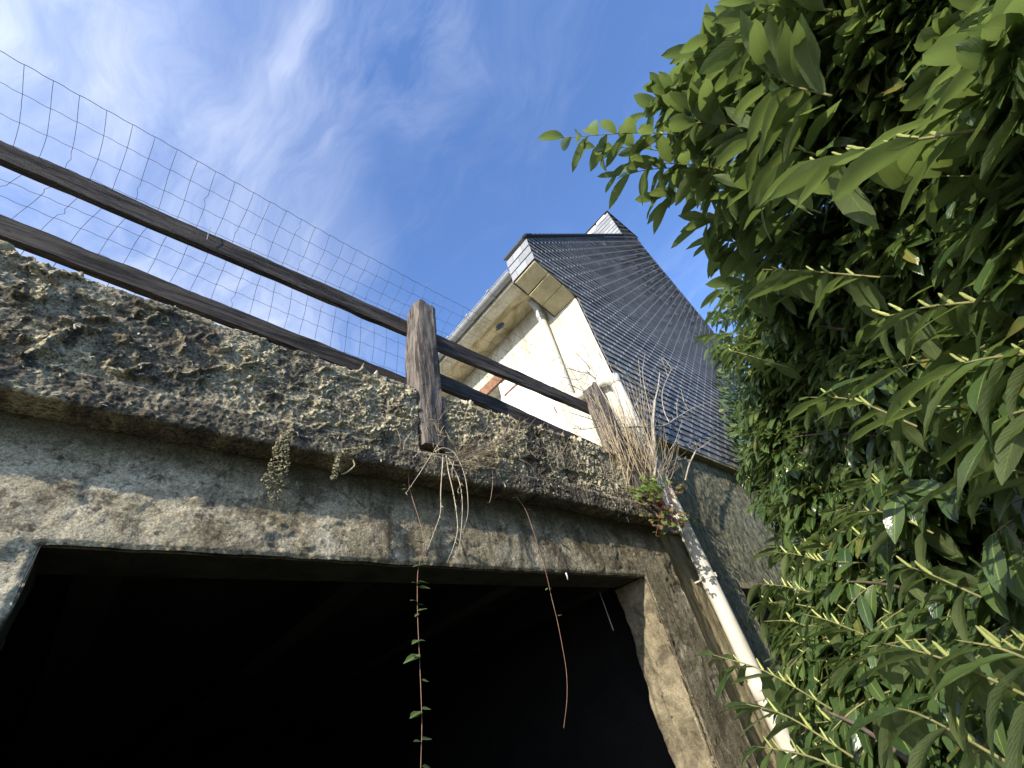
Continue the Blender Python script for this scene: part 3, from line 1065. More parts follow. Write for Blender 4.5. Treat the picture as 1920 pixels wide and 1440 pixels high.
def mesh_pt(X, s):
    """s = row coordinate (0 = top edge, each unit a 10 cm cell)"""
    k = np.clip((X + 0.5) / 1.0, -0.6, 1.0)
    ty = 1.171 + 0.085 * k + 0.03 * np.clip((X - 0.5) / 1.0, 0, 1)
    tz = 2.115 + 0.045 * k
    rows = [(ty, tz), (1.276 + 0.04 * k, 2.113 - 0.008 * k), (1.378 + 0.015 * k, 2.097 - 0.012 * k), (1.452, 2.055), (1.478 + 0.01 * k, 1.955), (1.462 + 0.03 * k, 1.85),
            (1.452 + 0.05 * k, 1.747), (1.45 + 0.07 * k, 1.65), (1.45 + 0.07 * k, 1.55), (1.455 + 0.05 * k, 1.45), (1.46, 1.38)]
    ys = [r[0] for r in rows]
    zs = [r[1] for r in rows]
    i = np.arange(len(rows))
    sag = 0.012 * (float(fbm(np.array(X), np.array(1.0), 1.3, 3, 120)) - 0.5) * 2
    y = float(np.interp(s, i, ys))
    z = float(np.interp(s, i, zs)) + sag
    # past the second bay the top sinks
    z -= 0.10 * float(smooth(1.5, 2.3, np.array(X))) * (1 if s < 3 else 0.3)
    xx = X - 0.010 * max(0, 3 - s) * 0.0
    return np.array([xx, y, z])


nW = 54
x_first = -1.36
for k in range(nW):
    X0 = x_first + 0.0728 * k
    if X0 > 2.46:
        break
    rnd = random.Random(k)
    pts = []
    for s in np.arange(0, 10.01, 0.25):
        p = mesh_pt(X0, s)
        w = 0.004 * math.sin(s * 1.7 + k) + 0.003 * math.sin(s * 0.6 + k * 2.1)
        fr = s - math.floor(s)
        kink = rnd.uniform(-0.010, 0.010) if (fr == 0.5 and rnd.random() < 0.12) else 0
        pts.append(p + np.array([w * 0.6 + kink, rnd.uniform(-0.001, 0.001), 0]))
    m = MB()
    m.tube(pts, 0.0009, 4)
    m.build('vertical_wire', M['wire'], wmesh, True)
for r in range(11):
    rnd = random.Random(100 + r)
    pts = []
    for X0 in np.arange(x_first - 0.1, 2.5, 0.0728 / 4):
        p = mesh_pt(X0, float(r))
        ph = (X0 - x_first) / 0.0728
        pts.append(p + np.array([0, 0, 0.0032 * math.sin(2 * math.pi * ph) + rnd.uniform(-0.0012, 0.0012)]))
    m = MB()
    m.tube(pts, 0.00095 if r else 0.0012, 4)
    m.build('horizontal_wire', M['wire'], wmesh, True)

# ================================================================== HOUSE
HX, HY = 3.07, 1.36
house = thing('house', 'cream house beyond the garage with a tall slate hung gable, white downpipe and slated chimney', 'house', (6, 3, GROUND))
# west wall
b = MB()
b.box(HX, HX + 0.3, HY + 0.012, 2.74, 1.75, 3.99)
b.box(HX + 0.004, HX + 0.3, 1.432, 2.74, GROUND, 1.75)
b.box(HX, HX + 0.3, 2.74, 3.55, 3.40, 3.99)
b.box(HX, HX + 0.3, 3.55, 9.0, GROUND, 3.99)
b.box(HX + 0.14, HX + 0.3, 2.74, 3.55, GROUND, 3.40)
b.build('wall', M['cream'], house)
b = MB()
b.box(HX - 0.012, HX + 0.02, 2.035, 2.735, 1.06, 3.335)
b.build('white_door_panel', M['white'], house)
b = MB()
b.box(HX - 0.03, HX + 0.02, 2.60, 3.70, 3.41, 3.56)
b.build('rusty_lintel', M['rust'], house)
b = MB()
b.box(HX - 0.022, HX - 0.012, 2.42, 2.735, 3.168, 3.192)
b.build('rusty_bar', M['rust'], house)
b = MB()
b.box(HX - 0.005, HX + 0.06, 2.745, 2.80, 1.06, 3.395)
b.build('white_door_post', M['white'], house)
# small hanging hasp on the white panel
q = atX(1038, 762, HX - 0.02)
b = MB()
b.tube([q, q + np.array([0, -0.005, -0.05]), q + np.array([0, -0.012, -0.10])], [0.007, 0.010, 0.006], 6)
b.build('rusty_hasp', M['rust'], house)
# lower gable wall with window opening
GY0 = 1.42
WX0, WX1, WZ0, WZ1 = 3.62, 4.75, -0.75, 0.525
def rough_patch(x0, x1, z0, z1, step):
    nu, nv = max(3, int((x1 - x0) / step)), max(3, int((z1 - z0) / step))
    X, Z = np.meshgrid(np.linspace(x0, x1, nu), np.linspace(z0, z1, nv), indexing='ij')
    Y = GY0 - 0.012 * (fbm(X, Z, 6, 4, 130) - 0.5) - 0.016 * (fbm(X, Z, 45, 4, 131) - 0.5)
    return np.stack([X, Y, Z], -1).reshape(-1, 3), grid_faces(nu, nv)


V, F = join_parts([rough_patch(HX, WX0, GROUND, 1.80, 0.012), rough_patch(WX0, WX1, WZ1, 1.80, 0.014), rough_patch(WX0, WX1, GROUND, WZ0, 0.03), rough_patch(WX1, 9.3, GROUND, 1.80, 0.05)])
mobj('gable_wall', V, F, M['rough'], house, True)
b = MB()
b.box(HX, WX0, GY0 + 0.015, 1.70, GROUND, 1.80)
b.box(WX0, WX1, GY0 + 0.015, 1.70, WZ1, 1.80)
b.box(WX0, WX1, GY0 + 0.015, 1.70, GROUND, WZ0)
b.box(WX1, 9.3, GY0 + 0.015, 1.70, GROUND, 1.80)
b.build('gable_core', M['rough'], house)
b = MB()
b.box(WX0, WX1, 1.62, 1.66, WZ0, WZ1)
b.build('dark_window', M['dark'], house)
b = MB()
b.box(WX0 - 0.0, WX1, GY0 - 0.01, GY0 + 0.012, WZ1, WZ1 + 0.04)
b.build('window_lintel', M['strip'], house)
# board under the slates
b = MB()
b.box(HX + 0.03, 9.3, 1.352, 1.42, 1.745, 1.795)
b.build('slate_base_board', M['strip'], house)

# gable outline as an x interval per height
VS = (8.49 - 4.25) / (6.96 - 2.51)
def gl(z):
    if z < 3.59:
        return HX
    if z < 3.83:
        return HX - (z - 3.59) / 0.24 * 0.57
    if z < 4.24:
        return 2.50
    if z < 8.49:
        return 2.51 + (z - 4.24) / VS
    return 6.96


def gr(z):
    if z < 6.6:
        return 9.28
    if z < 9.2:
        return 9.28 - (z - 6.6) / 2.6 * 0.98
    return 8.30 - (z - 9.2) * 0.05


GT = 9.62
b = MB()
zz = list(np.arange(1.78, GT, 0.08)) + [GT]
for i in range(len(zz) - 1):
    a0, a1, b0, b1 = gl(zz[i]), gl(zz[i + 1]), gr(zz[i]), gr(zz[i + 1])
    b.quad((a0 + 0.004, 1.372, zz[i]), (b0 - 0.004, 1.372, zz[i]), (b1 - 0.004, 1.372, zz[i + 1]), (a1 + 0.004, 1.372, zz[i + 1]))
b.build('gable_backing', M['lead'], house)

# slates, each a tilted slab with its lower edge standing out
ROW, SW = 0.090, 0.195
slates, hooks = [], []
z = 1.775
r = 0
while z < GT - 0.01:
    z1 = min(z + ROW, GT)
    xoff = (r % 2) * SW / 2
    xa = 2.4 + xoff - SW
    while xa < 9.5:
        xb = xa + SW - 0.004
        bl, br = max(xa, gl(z)), min(xb, gr(z))
        tl, tr_ = max(xa, gl(z1)), min(xb, gr(z1))
        if br - bl > 0.01 or tr_ - tl > 0.01:
            br, tr_ = max(br, bl + 0.001), max(tr_, tl + 0.001)
            slates.append((bl, br, tl, tr_, z, z1))
            xc = xa + SW / 2
            if gl(z) + 0.02 < xc < gr(z) - 0.02:
                hooks.append((xc, z))
        xa += SW
    z = z1
    r += 1


def slate_geo(s):
    bl, br, tl, tr_, za, zb = s
    j = random.uniform(-0.004, 0.004)
    j2 = random.uniform(-0.003, 0.003)
    yo = 1.358 - 0.013 + j * 0.7
    yt = 1.358 + 0.002 + j2 * 0.5
    dz = random.uniform(-0.003, 0.003)
    lap = 0.02
    P = [(bl, yo, za + dz), (br, yo + j2, za + dz + j2), (br, yo + 0.008 + j2, za + dz + 0.001 + j2), (bl, yo + 0.008, za + dz + 0.001),
         (tl, yt, zb + (0.0 if zb >= GT else lap)), (tr_, yt, zb + (0.0 if zb >= GT else lap)), (tr_, yt + 0.006, zb), (tl, yt + 0.006, zb)]
    return P


cen = np.array([((s[0] + s[1] + s[2] + s[3]) / 4, 1.35, (s[4] + s[5]) / 2) for s in slates])
u, v, dep = project(cen)
ext = np.array([((s[1] - s[0]) + (s[3] - s[2])) / 2 for s in slates])
dist = np.linalg.norm(cen, axis=1)
graze = np.abs(cen[:, 1]) / dist
score = ext * ROW * graze / dist ** 2
inside = (u > 0) & (u < 1330) & (v > 0) & (v < 900)
score = np.where(inside, score, 0)
order = np.argsort(-score)
chosen = set(order[:290].tolist())
HF = [(0, 3, 2, 1), (4, 5, 6, 7), (0, 1, 5, 4), (1, 2, 6, 5), (2, 3, 7, 6), (3, 0, 4, 7)]
rest = MB()
for i, s in enumerate(slates):
    P = slate_geo(s)
    if i in chosen:
        c0 = np.array(P).mean(0)
        o = mobj('slate', np.array(P) - c0, HF, M['slate'], house)
        o.location = c0
    else:
        rest.add(P, HF)
stuff(rest.build('slates_above', M['slate'], house))
hk = MB()
for (xc, za) in hooks:
    w = 0.0075
    x0 = xc + random.uniform(-0.006, 0.006)
    y0 = 1.358 - 0.019
    hk.add([(x0 - w, y0 - 0.001, za + 0.030), (x0 + w, y0 - 0.001, za + 0.030), (x0 + w, y0 - 0.006, za + 0.006), (x0 - w, y0 - 0.006, za + 0.006),
            (x0 + w, y0 - 0.003, za - 0.007), (x0 - w, y0 - 0.003, za - 0.007), (x0 + w, y0 + 0.010, za - 0.008), (x0 - w, y0 + 0.010, za - 0.008)],
           [(0, 1, 2, 3), (3, 2, 4, 5), (5, 4, 6, 7)])
stuff(hk.build('slate_hooks', M['steel'], house))

# eave return box: slates painted sun-pale on its outer face, three soffit boards beneath
BY1 = 1.70
b = MB()
b.box(2.508, 3.07, 1.374, BY1 - 0.008, 3.84, 4.20)
b.build('eave_box', M['lead'], house)
rowsz = [3.832, 3.965, 4.10, 4.235]
cutsy = [[1.345, 1.455, 1.62, 1.705], [1.345, 1.53, 1.705], [1.345, 1.45, 1.60, 1.705]]
for i in range(3):
    for a, c in zip(cutsy[i][:-1], cutsy[i][1:]):
        m = MB()
        z0_, z1_ = rowsz[i], rowsz[i + 1] - 0.002
        a2, c2 = a + 0.002, c - 0.002
        m.hexa([(2.492, a2, z0_), (2.498, a2, z0_), (2.498, c2, z0_), (2.492, c2, z0_), (2.502, a2, z1_), (2.507, a2, z1_), (2.507, c2, z1_), (2.502, c2, z1_)])
        m.build('box_slate', M['sunslate'], house)
for i in range(3):
    x0_, x1_ = 2.51 + i * 0.187, 2.51 + (i + 1) * 0.187 - 0.005
    zf = lambda x: 3.826 - (x - 2.5) * 0.421
    drop = [0.0, 0.004, 0.002][i]
    nu, nv = 12, 12
    X, Y = np.meshgrid(np.linspace(x0_, x1_, nu), np.linspace(1.366, BY1, nv), indexing='ij')
    Zs = 3.826 - (X - 2.5) * 0.421 - drop
    if i == 1:
        Zs -= 0.020 * smooth(0.05, 0.0, X - x0_) * smooth(1.36, 1.62, Y)
    if i == 0:
        Zs -= 0.006 * smooth(0.05, 0.0, x1_ - X)
    Vt = np.stack([X, Y, Zs], -1).reshape(-1, 3)
    o = mobj('soffit_board', Vt, grid_faces(nu, nv), M['panel'], house, True)
    sd = o.modifiers.new('thick', 'SOLIDIFY')
    sd.thickness = 0.008
    sd.offset = 0
b = MB()
b.tube([(2.50, BY1 + 0.004, 3.822), (3.065, BY1 + 0.004, 3.584)], 0.009, 4)
b.tube([(HX + 0.002, BY1, 3.584), (HX + 0.002, 1.36, 3.584)], 0.005, 4)
b.build('box_edge_trim', M['lead'], house)
# closing face of the box towards the eave
b = MB()
b.quad((2.51, BY1 + 0.001, 3.82), (3.068, BY1 + 0.001, 3.585), (3.068, BY1 + 0.001, 4.2), (2.51, BY1 + 0.001, 4.2))
b.build('box_back', M['soffit'], house)

# main eave
EY0, EY1 = 1.706, 9.0
def soffit_sheet(x0, x1, z, hole=None, step=0.02, name='soffit', mat=None, sag=0.0):
    nu, nv = int((x1 - x0) / step) + 1, int((EY1 - EY0) / 0.03) + 1
    X, Y = np.meshgrid(np.linspace(x0, x1, nu), np.linspace(EY0, EY1, nv), indexing='ij')
    Zs = z + 0.004 * (fbm(X, Y, 5, 3, 140) - 0.5) - sag * np.sin(np.pi * (X - x0) / (x1 - x0))
    V = np.stack([X, Y, Zs], -1).reshape(-1, 3)
    F = grid_faces(nu, nv)
    if hole is not None:
        fc = V[F].mean(1)
        dd = ((fc[:, 0] - hole[0]) / hole[2]) ** 2 + ((fc[:, 1] - hole[1]) / hole[3]) ** 2
        F = F[dd > 1 + 0.25 * (RNG.random(len(dd)) - 0.5)]
    o = mobj(name, V, F, mat or M['soffit'], house, True)
    sd = o.modifiers.new('thick', 'SOLIDIFY')
    sd.thickness = 0.02
    sd.offset = 0
    return o


soffit_sheet(2.762, 3.068, 3.99, (2.885, 2.37, 0.045, 0.075), 0.0075)
soffit_sheet(2.60, 2.756, 3.978, None, 0.02, 'eave_strip', M['cream'], 0.006)
b = MB()
b.box(2.755, 2.763, EY0, EY1, 3.985, 4.02)
b.build('soffit_joint', M['lead'], house)
b = MB()
b.box(2.580, 2.60, EY0, EY1, 3.955, 4.16)
b.build('fascia', M['cream'], house)
# gutter
RG = []
gc = (2.528, 4.045)
ng = 12
outer = [(gc[0] + 0.056 * math.cos(math.pi + math.pi * k / ng), gc[1] + 0.056 * math.sin(math.pi + math.pi * k / ng)) for k in range(ng + 1)]
inner = [(gc[0] + 0.051 * math.cos(2 * math.pi - math.pi * k / ng), gc[1] + 0.051 * math.sin(2 * math.pi - math.pi * k / ng)) for k in range(ng + 1)]
b = MB()
prof = outer + inner
b.rings([[(x, EY0, z_) for x, z_ in prof], [(x, EY1, z_) for x, z_ in prof]])
gut = b.build('gutter', M['zinc'], house, False)
b = MB()
b.tube([(gc[0] - 0.056, EY0, gc[1] + 0.004), (gc[0] - 0.056, EY1, gc[1] + 0.004)], 0.009, 8)
b.build('gutter_bead', M['zinc'], gut, True)
for yb in np.arange(2.05, 8.8, 0.42):
    b = MB()
    rg = []
    for rr in (0.060, 0.066):
        rg.append([(gc[0] + rr * math.cos(math.pi + math.pi * k / ng), gc[1] + rr * math.sin(math.pi + math.pi * k / ng)) for k in range(ng + 1)])
    pf = rg[0] + rg[1][::-1]
    b.rings([[(x, yb, z_) for x, z_ in pf], [(x, yb + 0.028, z_) for x, z_ in pf]])
    b.box(gc[0] - 0.075, gc[0] - 0.052, yb - 0.004, yb + 0.032, gc[1] - 0.004, gc[1] + 0.020)
    b.build('gutter_bracket', M['zinc'], gut)

# roof slopes
nrm = Vector((-VS, 0, 1)).normalized()
def slope_slab(xa, za, xb, zb, y0, y1, thick, name, mat):
    d = Vector((xb - xa, 0, zb - za)).normalized()
    nn = Vector((-d.z, 0, d.x))
    m = MB()
    A0, B0 = Vector((xa, 0, za)), Vector((xb, 0, zb))
    P = []
    for y in (y0, y1):
        P.append([A0 + Vector((0, y, 0)), B0 + Vector((0, y, 0)), B0 + nn * thick + Vector((0, y, 0)), A0 + nn * thick + Vector((0, y, 0))])
    m.hexa([P[0][0], P[0][1], P[1][1], P[1][0], P[0][3], P[0][2], P[1][2], P[1][3]])
    return m.build(name, mat, house)


zr_ = 4.24 + (8.25 - 2.51) * VS
slope_slab(2.485, 4.232, 8.25, zr_ + 0.0, 1.375, BY1, 0.035, 'roof', M['slate'])
slope_slab(2.625, 4.17, 8.25, zr_ - 0.01, BY1, 9.0, 0.03, 'roof', M['slate'])
slope_slab(8.22, zr_ - 0.25, 9.42, 6.35, 1.375, 9.0, 0.04, 'roof', M['slate'])
# verge slates: a sawtooth of slate ends along the rake, first 60
d = Vector((1, 0, VS)).normalized()
nn = Vector((-d.z, 0, d.x))
L = math.hypot(6.96 - 2.455, (6.96 - 2.455) * VS)
k = 0
s = 0.0
while s < L - 0.05:
    a = Vector((2.48, 0, 4.238)) + d * s
    e = Vector((2.48, 0, 4.238)) + d * min(s + 0.17, L)
    m = MB()
    y0, y1 = 1.318, 1.46
    lo, hi = 0.026, 0.012
    m.hexa([a + Vector((0, y0, 0)), e + Vector((0, y0, 0)), e + Vector((0, y1, 0)), a + Vector((0, y1, 0)),
            a + nn * lo + Vector((0, y0, 0)), e + nn * hi + Vector((0, y0, 0)), e + nn * hi + Vector((0, y1, 0)), a + nn * lo + Vector((0, y1, 0))])
    m.build('verge_slate', M['lead'], house)
    s += 0.15
    k += 1
b = MB()
b.hexa([(2.474, 1.31, 4.238), (2.60, 1.31, 4.358), (2.60, BY1 + 0.012, 4.358), (2.474, BY1 + 0.012, 4.238), (2.468, 1.31, 4.252), (2.594, 1.31, 4.374), (2.594, BY1 + 0.012, 4.374), (2.468, BY1 + 0.012, 4.252)])
b.build('box_cover', M['lead'], house)

# chimney: slates painted sun-pale on its west face
CX0, CX1, CY1 = 6.96, 8.26, 2.17
ch = MB()
ch.box(CX0 + 0.012, CX1, 1.376, CY1, 7.6, 9.60)
chim = ch.build('chimney', M['slate'], house)
z = 8.30
r = 0
while z < 9.58:
    z1 = min(z + 0.118, 9.60)
    y = 1.352 - (r % 2) * 0.11
    while y < CY1:
        ya, yb = max(y, 1.352), min(y + 0.216, CY1)
        if yb - ya > 0.02:
            m = MB()
            j = random.uniform(-0.003, 0.003)
            m.hexa([(CX0 - 0.008 + j, ya, z), (CX0 - 0.002 + j, ya, z), (CX0 - 0.002 + j, yb, z), (CX0 - 0.008 + j, yb, z),
                    (CX0 + 0.003, ya, z1), (CX0 + 0.008, ya, z1), (CX0 + 0.008, yb, z1), (CX0 + 0.003, yb, z1)])
            m.build('chimney_slate', M['sunslate'], chim)
        y += 0.22
    z = z1
    r += 1
for (ya, yb, za, zb) in [(1.44, 1.72, 9.50, 9.60), (1.78, 2.13, 9.44, 9.58)]:
    m = MB()
    m.box(CX0 - 0.016, CX0 - 0.010, ya, yb, za, zb)
    m.build('chimney_flashing', M['flash'], chim)
m = MB()
m.box(CX0 - 0.03, CX1 + 0.03, 1.325, CY1 + 0.03, 9.605, 9.638)
m.build('chimney_cap', M['lead'], chim)


# downpipes
def pipe(name, pts, r, mat, collars=()):
    m = MB()
    m.tube(pts, r, 20)
    o = m.build(name, mat, house, True)
    for (c, rr, hh) in collars:
        k = MB()
        c = np.array(c)
        k.tube([c - np.array([0, 0, hh]), c - np.array([0, 0, hh - 0.004]), c + np.array([0, 0, hh - 0.004]), c + np.array([0, 0, hh])], [r + 0.001, rr, rr, r + 0.001], 20)
        k.build('pipe_collar', mat, o, True)
    return o


UX, UY = 3.003, 1.835
pipe('downpipe_elbow', catmull([(2.965, UY + 0.05, 4.02), (2.985, UY + 0.02, 3.92), (UX, UY, 3.80), (UX, UY, 3.70)], 5), 0.044, M['pvcgrey'], [((UX, UY, 3.69), 0.051, 0.05)])
pipe('downpipe', catmull([(UX, UY, 3.70), (UX, UY, 3.0), (UX, UY, 2.50), (UX, UY - 0.05, 2.42), (UX, 1.46, 2.36), (3.0, 1.40, 2.33), (2.985, 1.345, 2.26)], 6), 0.043, M['pvc'], [((UX, UY, 2.98), 0.047, 0.015)])
LX, LY = 2.975, 1.335
for zc in (2.98,):
    b = MB()
    b.tube([(UX, UY, zc), (UX + 0.07, UY, zc)], 0.006, 6)
    b.build('pipe_clip', M['zinc'], house)
low = pipe('downpipe', [(LX, LY, 2.30), (LX, LY, 1.2), (LX, LY, 0.2), (LX, LY, GROUND)], 0.048, M['pvc'], [((LX, LY, 2.27), 0.055, 0.05), ((LX, LY, 1.36), 0.051, 0.012), ((LX, LY, -0.05), 0.0535, 0.045)])
zc = atY(1327, 1083, LY)[2]
b = MB()
b.tube([(LX, LY, zc - 0.012), (LX, LY, zc - 0.010), (LX, LY, zc + 0.010), (LX, LY, zc + 0.012)], [0.049, 0.054, 0.054, 0.049], 20)
b.tube([(LX - 0.050, LY, zc), (LX - 0.075, LY + 0.01, zc - 0.004)], 0.008, 6)
b.tube([(LX, LY + 0.04, zc), (LX, LY + 0.10, zc)], 0.006, 6)
b.tube([(LX + 0.012, LY - 0.052, zc - 0.012), (LX + 0.012, LY - 0.052, zc + 0.014)], 0.006, 6)
b.build('pipe_clip', M['pvc'], low)

# ================================================================== LAUREL
def leaf_variant(seed, rows=7, wid=0.16):
    """unit-length leaf along +X, width along Y, upper side +Z"""
    rnd = random.Random(seed)
    droop = rnd.uniform(0.12, 0.50)
    fold = rnd.uniform(0.10, 0.32)
    side = rnd.uniform(-0.10, 0.10)
    wv = rnd.uniform(0.008, 0.022)
    V, UV = [], []
    wid *= rnd.uniform(0.85, 1.22)
    bite = rnd.randrange(2, rows - 1) if rnd.random() < 0.3 else -1
    for i in range(rows):
        t = i / (rows - 1)
        w = wid * (math.sin(math.pi * min(1, t * 0.93 + 0.035)) ** 0.75) if t < 1 else 0.004
        if t == 0:
            w = 0.012
        for k, s in enumerate((-1, -0.5, 0, 0.5, 1)):
            ww = w * (0.66 if (i == bite and abs(s) == 1 and s > 0) else 1)
            z = -droop * t * t + fold * abs(s) * ww * 1.0 + wv * math.sin(t * 11 + s * 2 + seed) * abs(s)
            V.append((t * (1 - 0.12 * droop * t) + 0.0, s * ww + side * t * t, z))
            UV.append((0.5 + s * 0.5, t))
    F = []
    for i in range(rows - 1):
        for k in range(4):
            a = i * 5 + k
            F.append((a, a + 5, a + 6, a + 1))
    return np.array(V), np.array(F), np.array(UV)


LV = [leaf_variant(k) for k in range(10)]
LM = []
for k, (V, F, UV) in enumerate(LV):
    LM.append(mesh_from('laurel_leaf', V, F, M['leaf'], True, UV))


def spike_variant(seed):
    rnd = random.Random(seed)
    RG = []
    n, sd = 9, 7
    for i in range(n + 1):
        t = i / n
        r = (0.12 if t < 0.05 else 0.27) * (1 - 0.55 * max(0, t - 0.4)) * 0.36
        if i == n:
            r = 0.02
        bx = 0.10 * t * t
        RG.append([(t, bx + r * (1 + 0.35 * (rnd.random() - 0.5)) * math.cos(2 * math.pi * k / sd), r * (1 + 0.35 * (rnd.random() - 0.5)) * math.sin(2 * math.pi * k / sd)) for k in range(sd)])
    m = MB()
    m.rings(RG)
    return m


SM = []
SV = []
for k in range(4):
    sp = spike_variant(k)
    SV.append(sp)
    SM.append(mesh_from('flower_spike', sp.V, sp.F, M['spike'], True))


def frame(xdir, zhint):
    x = np.asarray(xdir, float)
    x = x / np.linalg.norm(x)
    z = np.asarray(zhint, float)
    z = z - x * (z @ x)
    nz = np.linalg.norm(z)
    z = z / nz if nz > 1e-6 else np.array([0, 0, 1.0])
    y = np.cross(z, x)
    return np.stack([x, y, z], 1)


class Foliage:
    def __init__(self):
        self.leaf = []     # (variant, origin, 3x3 scaled)
        self.spk = []
        self.tw = MB()
        self.br = []


def spray(fo, base, tip, nleaf, ll, spikes=0.0, rnd=random, drop=0.55, bare=0.10, tw=0.0021):
    """leafy twig from base to tip; leaves alternate, arching down; ll leaf length in metres"""
    base, tip = np.asarray(base, float), np.asarray(tip, float)
    d = tip - base
    L = np.linalg.norm(d)
    d = d / L
    mid = (base + tip) / 2 + np.array([rnd.uniform(-.05, .05) * L, rnd.uniform(-.05, .05) * L, (0.05 + rnd.uniform(-.03, .06)) * L])
    C = catmull([base, mid, tip], 5)
    fo.tw.tube(C, [tw * (1.25 - 0.7 * i / (len(C) - 1)) for i in range(len(C))], 5)
    up = np.array([0, 0, 1.0])
    side = np.cross(d, up)
    if np.linalg.norm(side) < 0.2:
        side = np.array([0, 1.0, 0])
    side = side / np.linalg.norm(side)
    for k in range(nleaf):
        t = bare + (1 - bare) * (k + 0.5 * rnd.random()) / max(1, nleaf - 0.5)
        t = min(t, 1.0)
        i = min(int(t * (len(C) - 1)), len(C) - 2)
        f = t * (len(C) - 1) - i
        p = C[i] * (1 - f) + C[i + 1] * f
        sg = 1 if k % 2 else -1
        last = k >= nleaf - 2
        out = side * sg * rnd.uniform(0.25, 0.95) * (0.35 if last else 1) + d * rnd.uniform(0.6, 1.2) + up * rnd.uniform(-drop - 0.5, 0.20 - drop * 0.5)
        out = out / np.linalg.norm(out)
        zh = up + d * rnd.uniform(-0.3, 0.5) + side * rnd.uniform(-0.5, 0.5)
        Fm = frame(out, zh)
        l = ll * rnd.uniform(0.72, 1.15) * (0.8 if last else 1)
        fo.leaf.append((rnd.randrange(len(LV)), p, Fm * l))
        if rnd.random() < spikes and not last:
            sdv = up * rnd.uniform(0.7, 1.1) + d * rnd.uniform(0.2, 0.7) + side * sg * rnd.uniform(0, 0.35)
            Fs = frame(sdv, side)
            fo.spk.append((rnd.randrange(4), p, Fs * min(ll, 0.14) * rnd.uniform(0.16, 0.32)))


CTRL = np.array([
    (1910, 100, .80), (1900, 450, .90), (1880, 700, .82), (1900, 1000, 1.05), (1850, 1300, 1.0), (1700, 100, 1.25), (1700, 450, 1.35), (1650, 700, 1.45), (1700, 900, 1.55),
    (1650, 1250, 1.35), (1500, 50, 1.65), (1500, 250, 1.7), (1480, 450, 1.9), (1450, 600, 2.4), (1100, 270, 2.0), (1250, 200, 2.0), (1380, 430, 2.2), (1350, 600, 3.6), (1410, 680, 2.9),
    (1360, 740, 4.4), (1430, 800, 3.3), (1400, 900, 4.0), (1490, 900, 2.8), (1460, 1000, 2.9), (1445, 1100, 2.3), (1560, 1050, 2.0), (1500, 1250, 1.95), (1430, 1300, 1.9), (1560, 1400, 1.5),
    (2050, 300, .8), (2050, 900, .95), (2050, 1400, 1.0), (1700, 1500, 1.3), (1700, -100, 1.3), (1500, -100, 1.7)])


CTRL[:, 2] = np.where(CTRL[:, 2] < 1.5, CTRL[:, 2] * 1.22 + 0.0, CTRL[:, 2])
CTRL[:, 2] = np.maximum(CTRL[:, 2], 1.0)


def surf_d(u, v):
    w = 1.0 / (((CTRL[:, 0] - u) ** 2 + (CTRL[:, 1] - v) ** 2) + 900.0) ** 1.5
    return float((w * CTRL[:, 2]).sum() / w.sum())


OUT = [(1480, -260), (1470, 10), (1400, 50), (1310, 90), (1230, 165), (1190, 215), (1170, 290), (1260, 330), (1345, 395), (1365, 460), (1355, 540), (1330, 590), (1320, 640), (1372, 690), (1380, 760), (1385, 850), (1385, 900),
       (1420, 960), (1455, 1010), (1462, 1110), (1452, 1190), (1462, 1290), (1490, 1400), (1540, 1480), (1560, 1900), (2300, 1900), (2300, -260)]


def in_poly(x, y, P):
    c = False
    j = len(P) - 1
    for i in range(len(P)):
        if ((P[i][1] > y) != (P[j][1] > y)) and (x < (P[j][0] - P[i][0]) * (y - P[i][1]) / (P[j][1] - P[i][1]) + P[i][0]):
            c = not c
        j = i
    return c


BR_DIR = np.array([-0.62, 0.50, 0.10])
shrubs = {'near': Foliage(), 'upper': Foliage(), 'far': Foliage(), 'lower': Foliage()}


def which(u, v, D):
    if D > 2.6:
        return 'far'
    if v > 960:
        return 'lower'
    return 'upper' if u < 1560 else 'near'


rl = random.Random(42)


def add_bulk(n, u0, u1, v0, v1, depth, spikes, seed, llr=(0.11, 0.155)):
    rr = random.Random(seed)
    made = 0
    while made < n:
        u, v = rr.uniform(u0, u1), rr.uniform(v0, v1)
        if not in_poly(u, v, OUT):
            continue
        D0 = surf_d(u, v)
        D = D0 + min(rr.expovariate(1 / depth), 2.5 * depth)
        tip = atD(u, v, D)
        if tip[2] < GROUND + 0.1:
            made += 1
            continue
        L = rr.uniform(0.20, 0.36)
        dr = BR_DIR + np.array([rr.uniform(-0.45, 0.45), rr.uniform(-0.45, 0.45), rr.uniform(-0.35, 0.45)])
        dr = dr / np.linalg.norm(dr)
        base = tip - dr * L
        ub, vb, db = project(base)
        ub, vb = float(ub[0]), float(vb[0])
        if not (in_poly(ub, vb, OUT) or ub > u) or db[0] < 0.45 or np.linalg.norm(base) < 0.85:
            made += 1 if rr.random() < 0.2 else 0
            continue
        if base[1] > 1.25 and base[0] < 9.2 and base[2] < 1.8 or tip[1] > 1.28:
            made += 1
            continue
        ll = rr.uniform(*llr)
        spray(shrubs[which(u, v, D0)], base, tip, rr.randint(9, 14), ll, spikes if D < D0 + 0.25 else 0.05, rr)
        made += 1


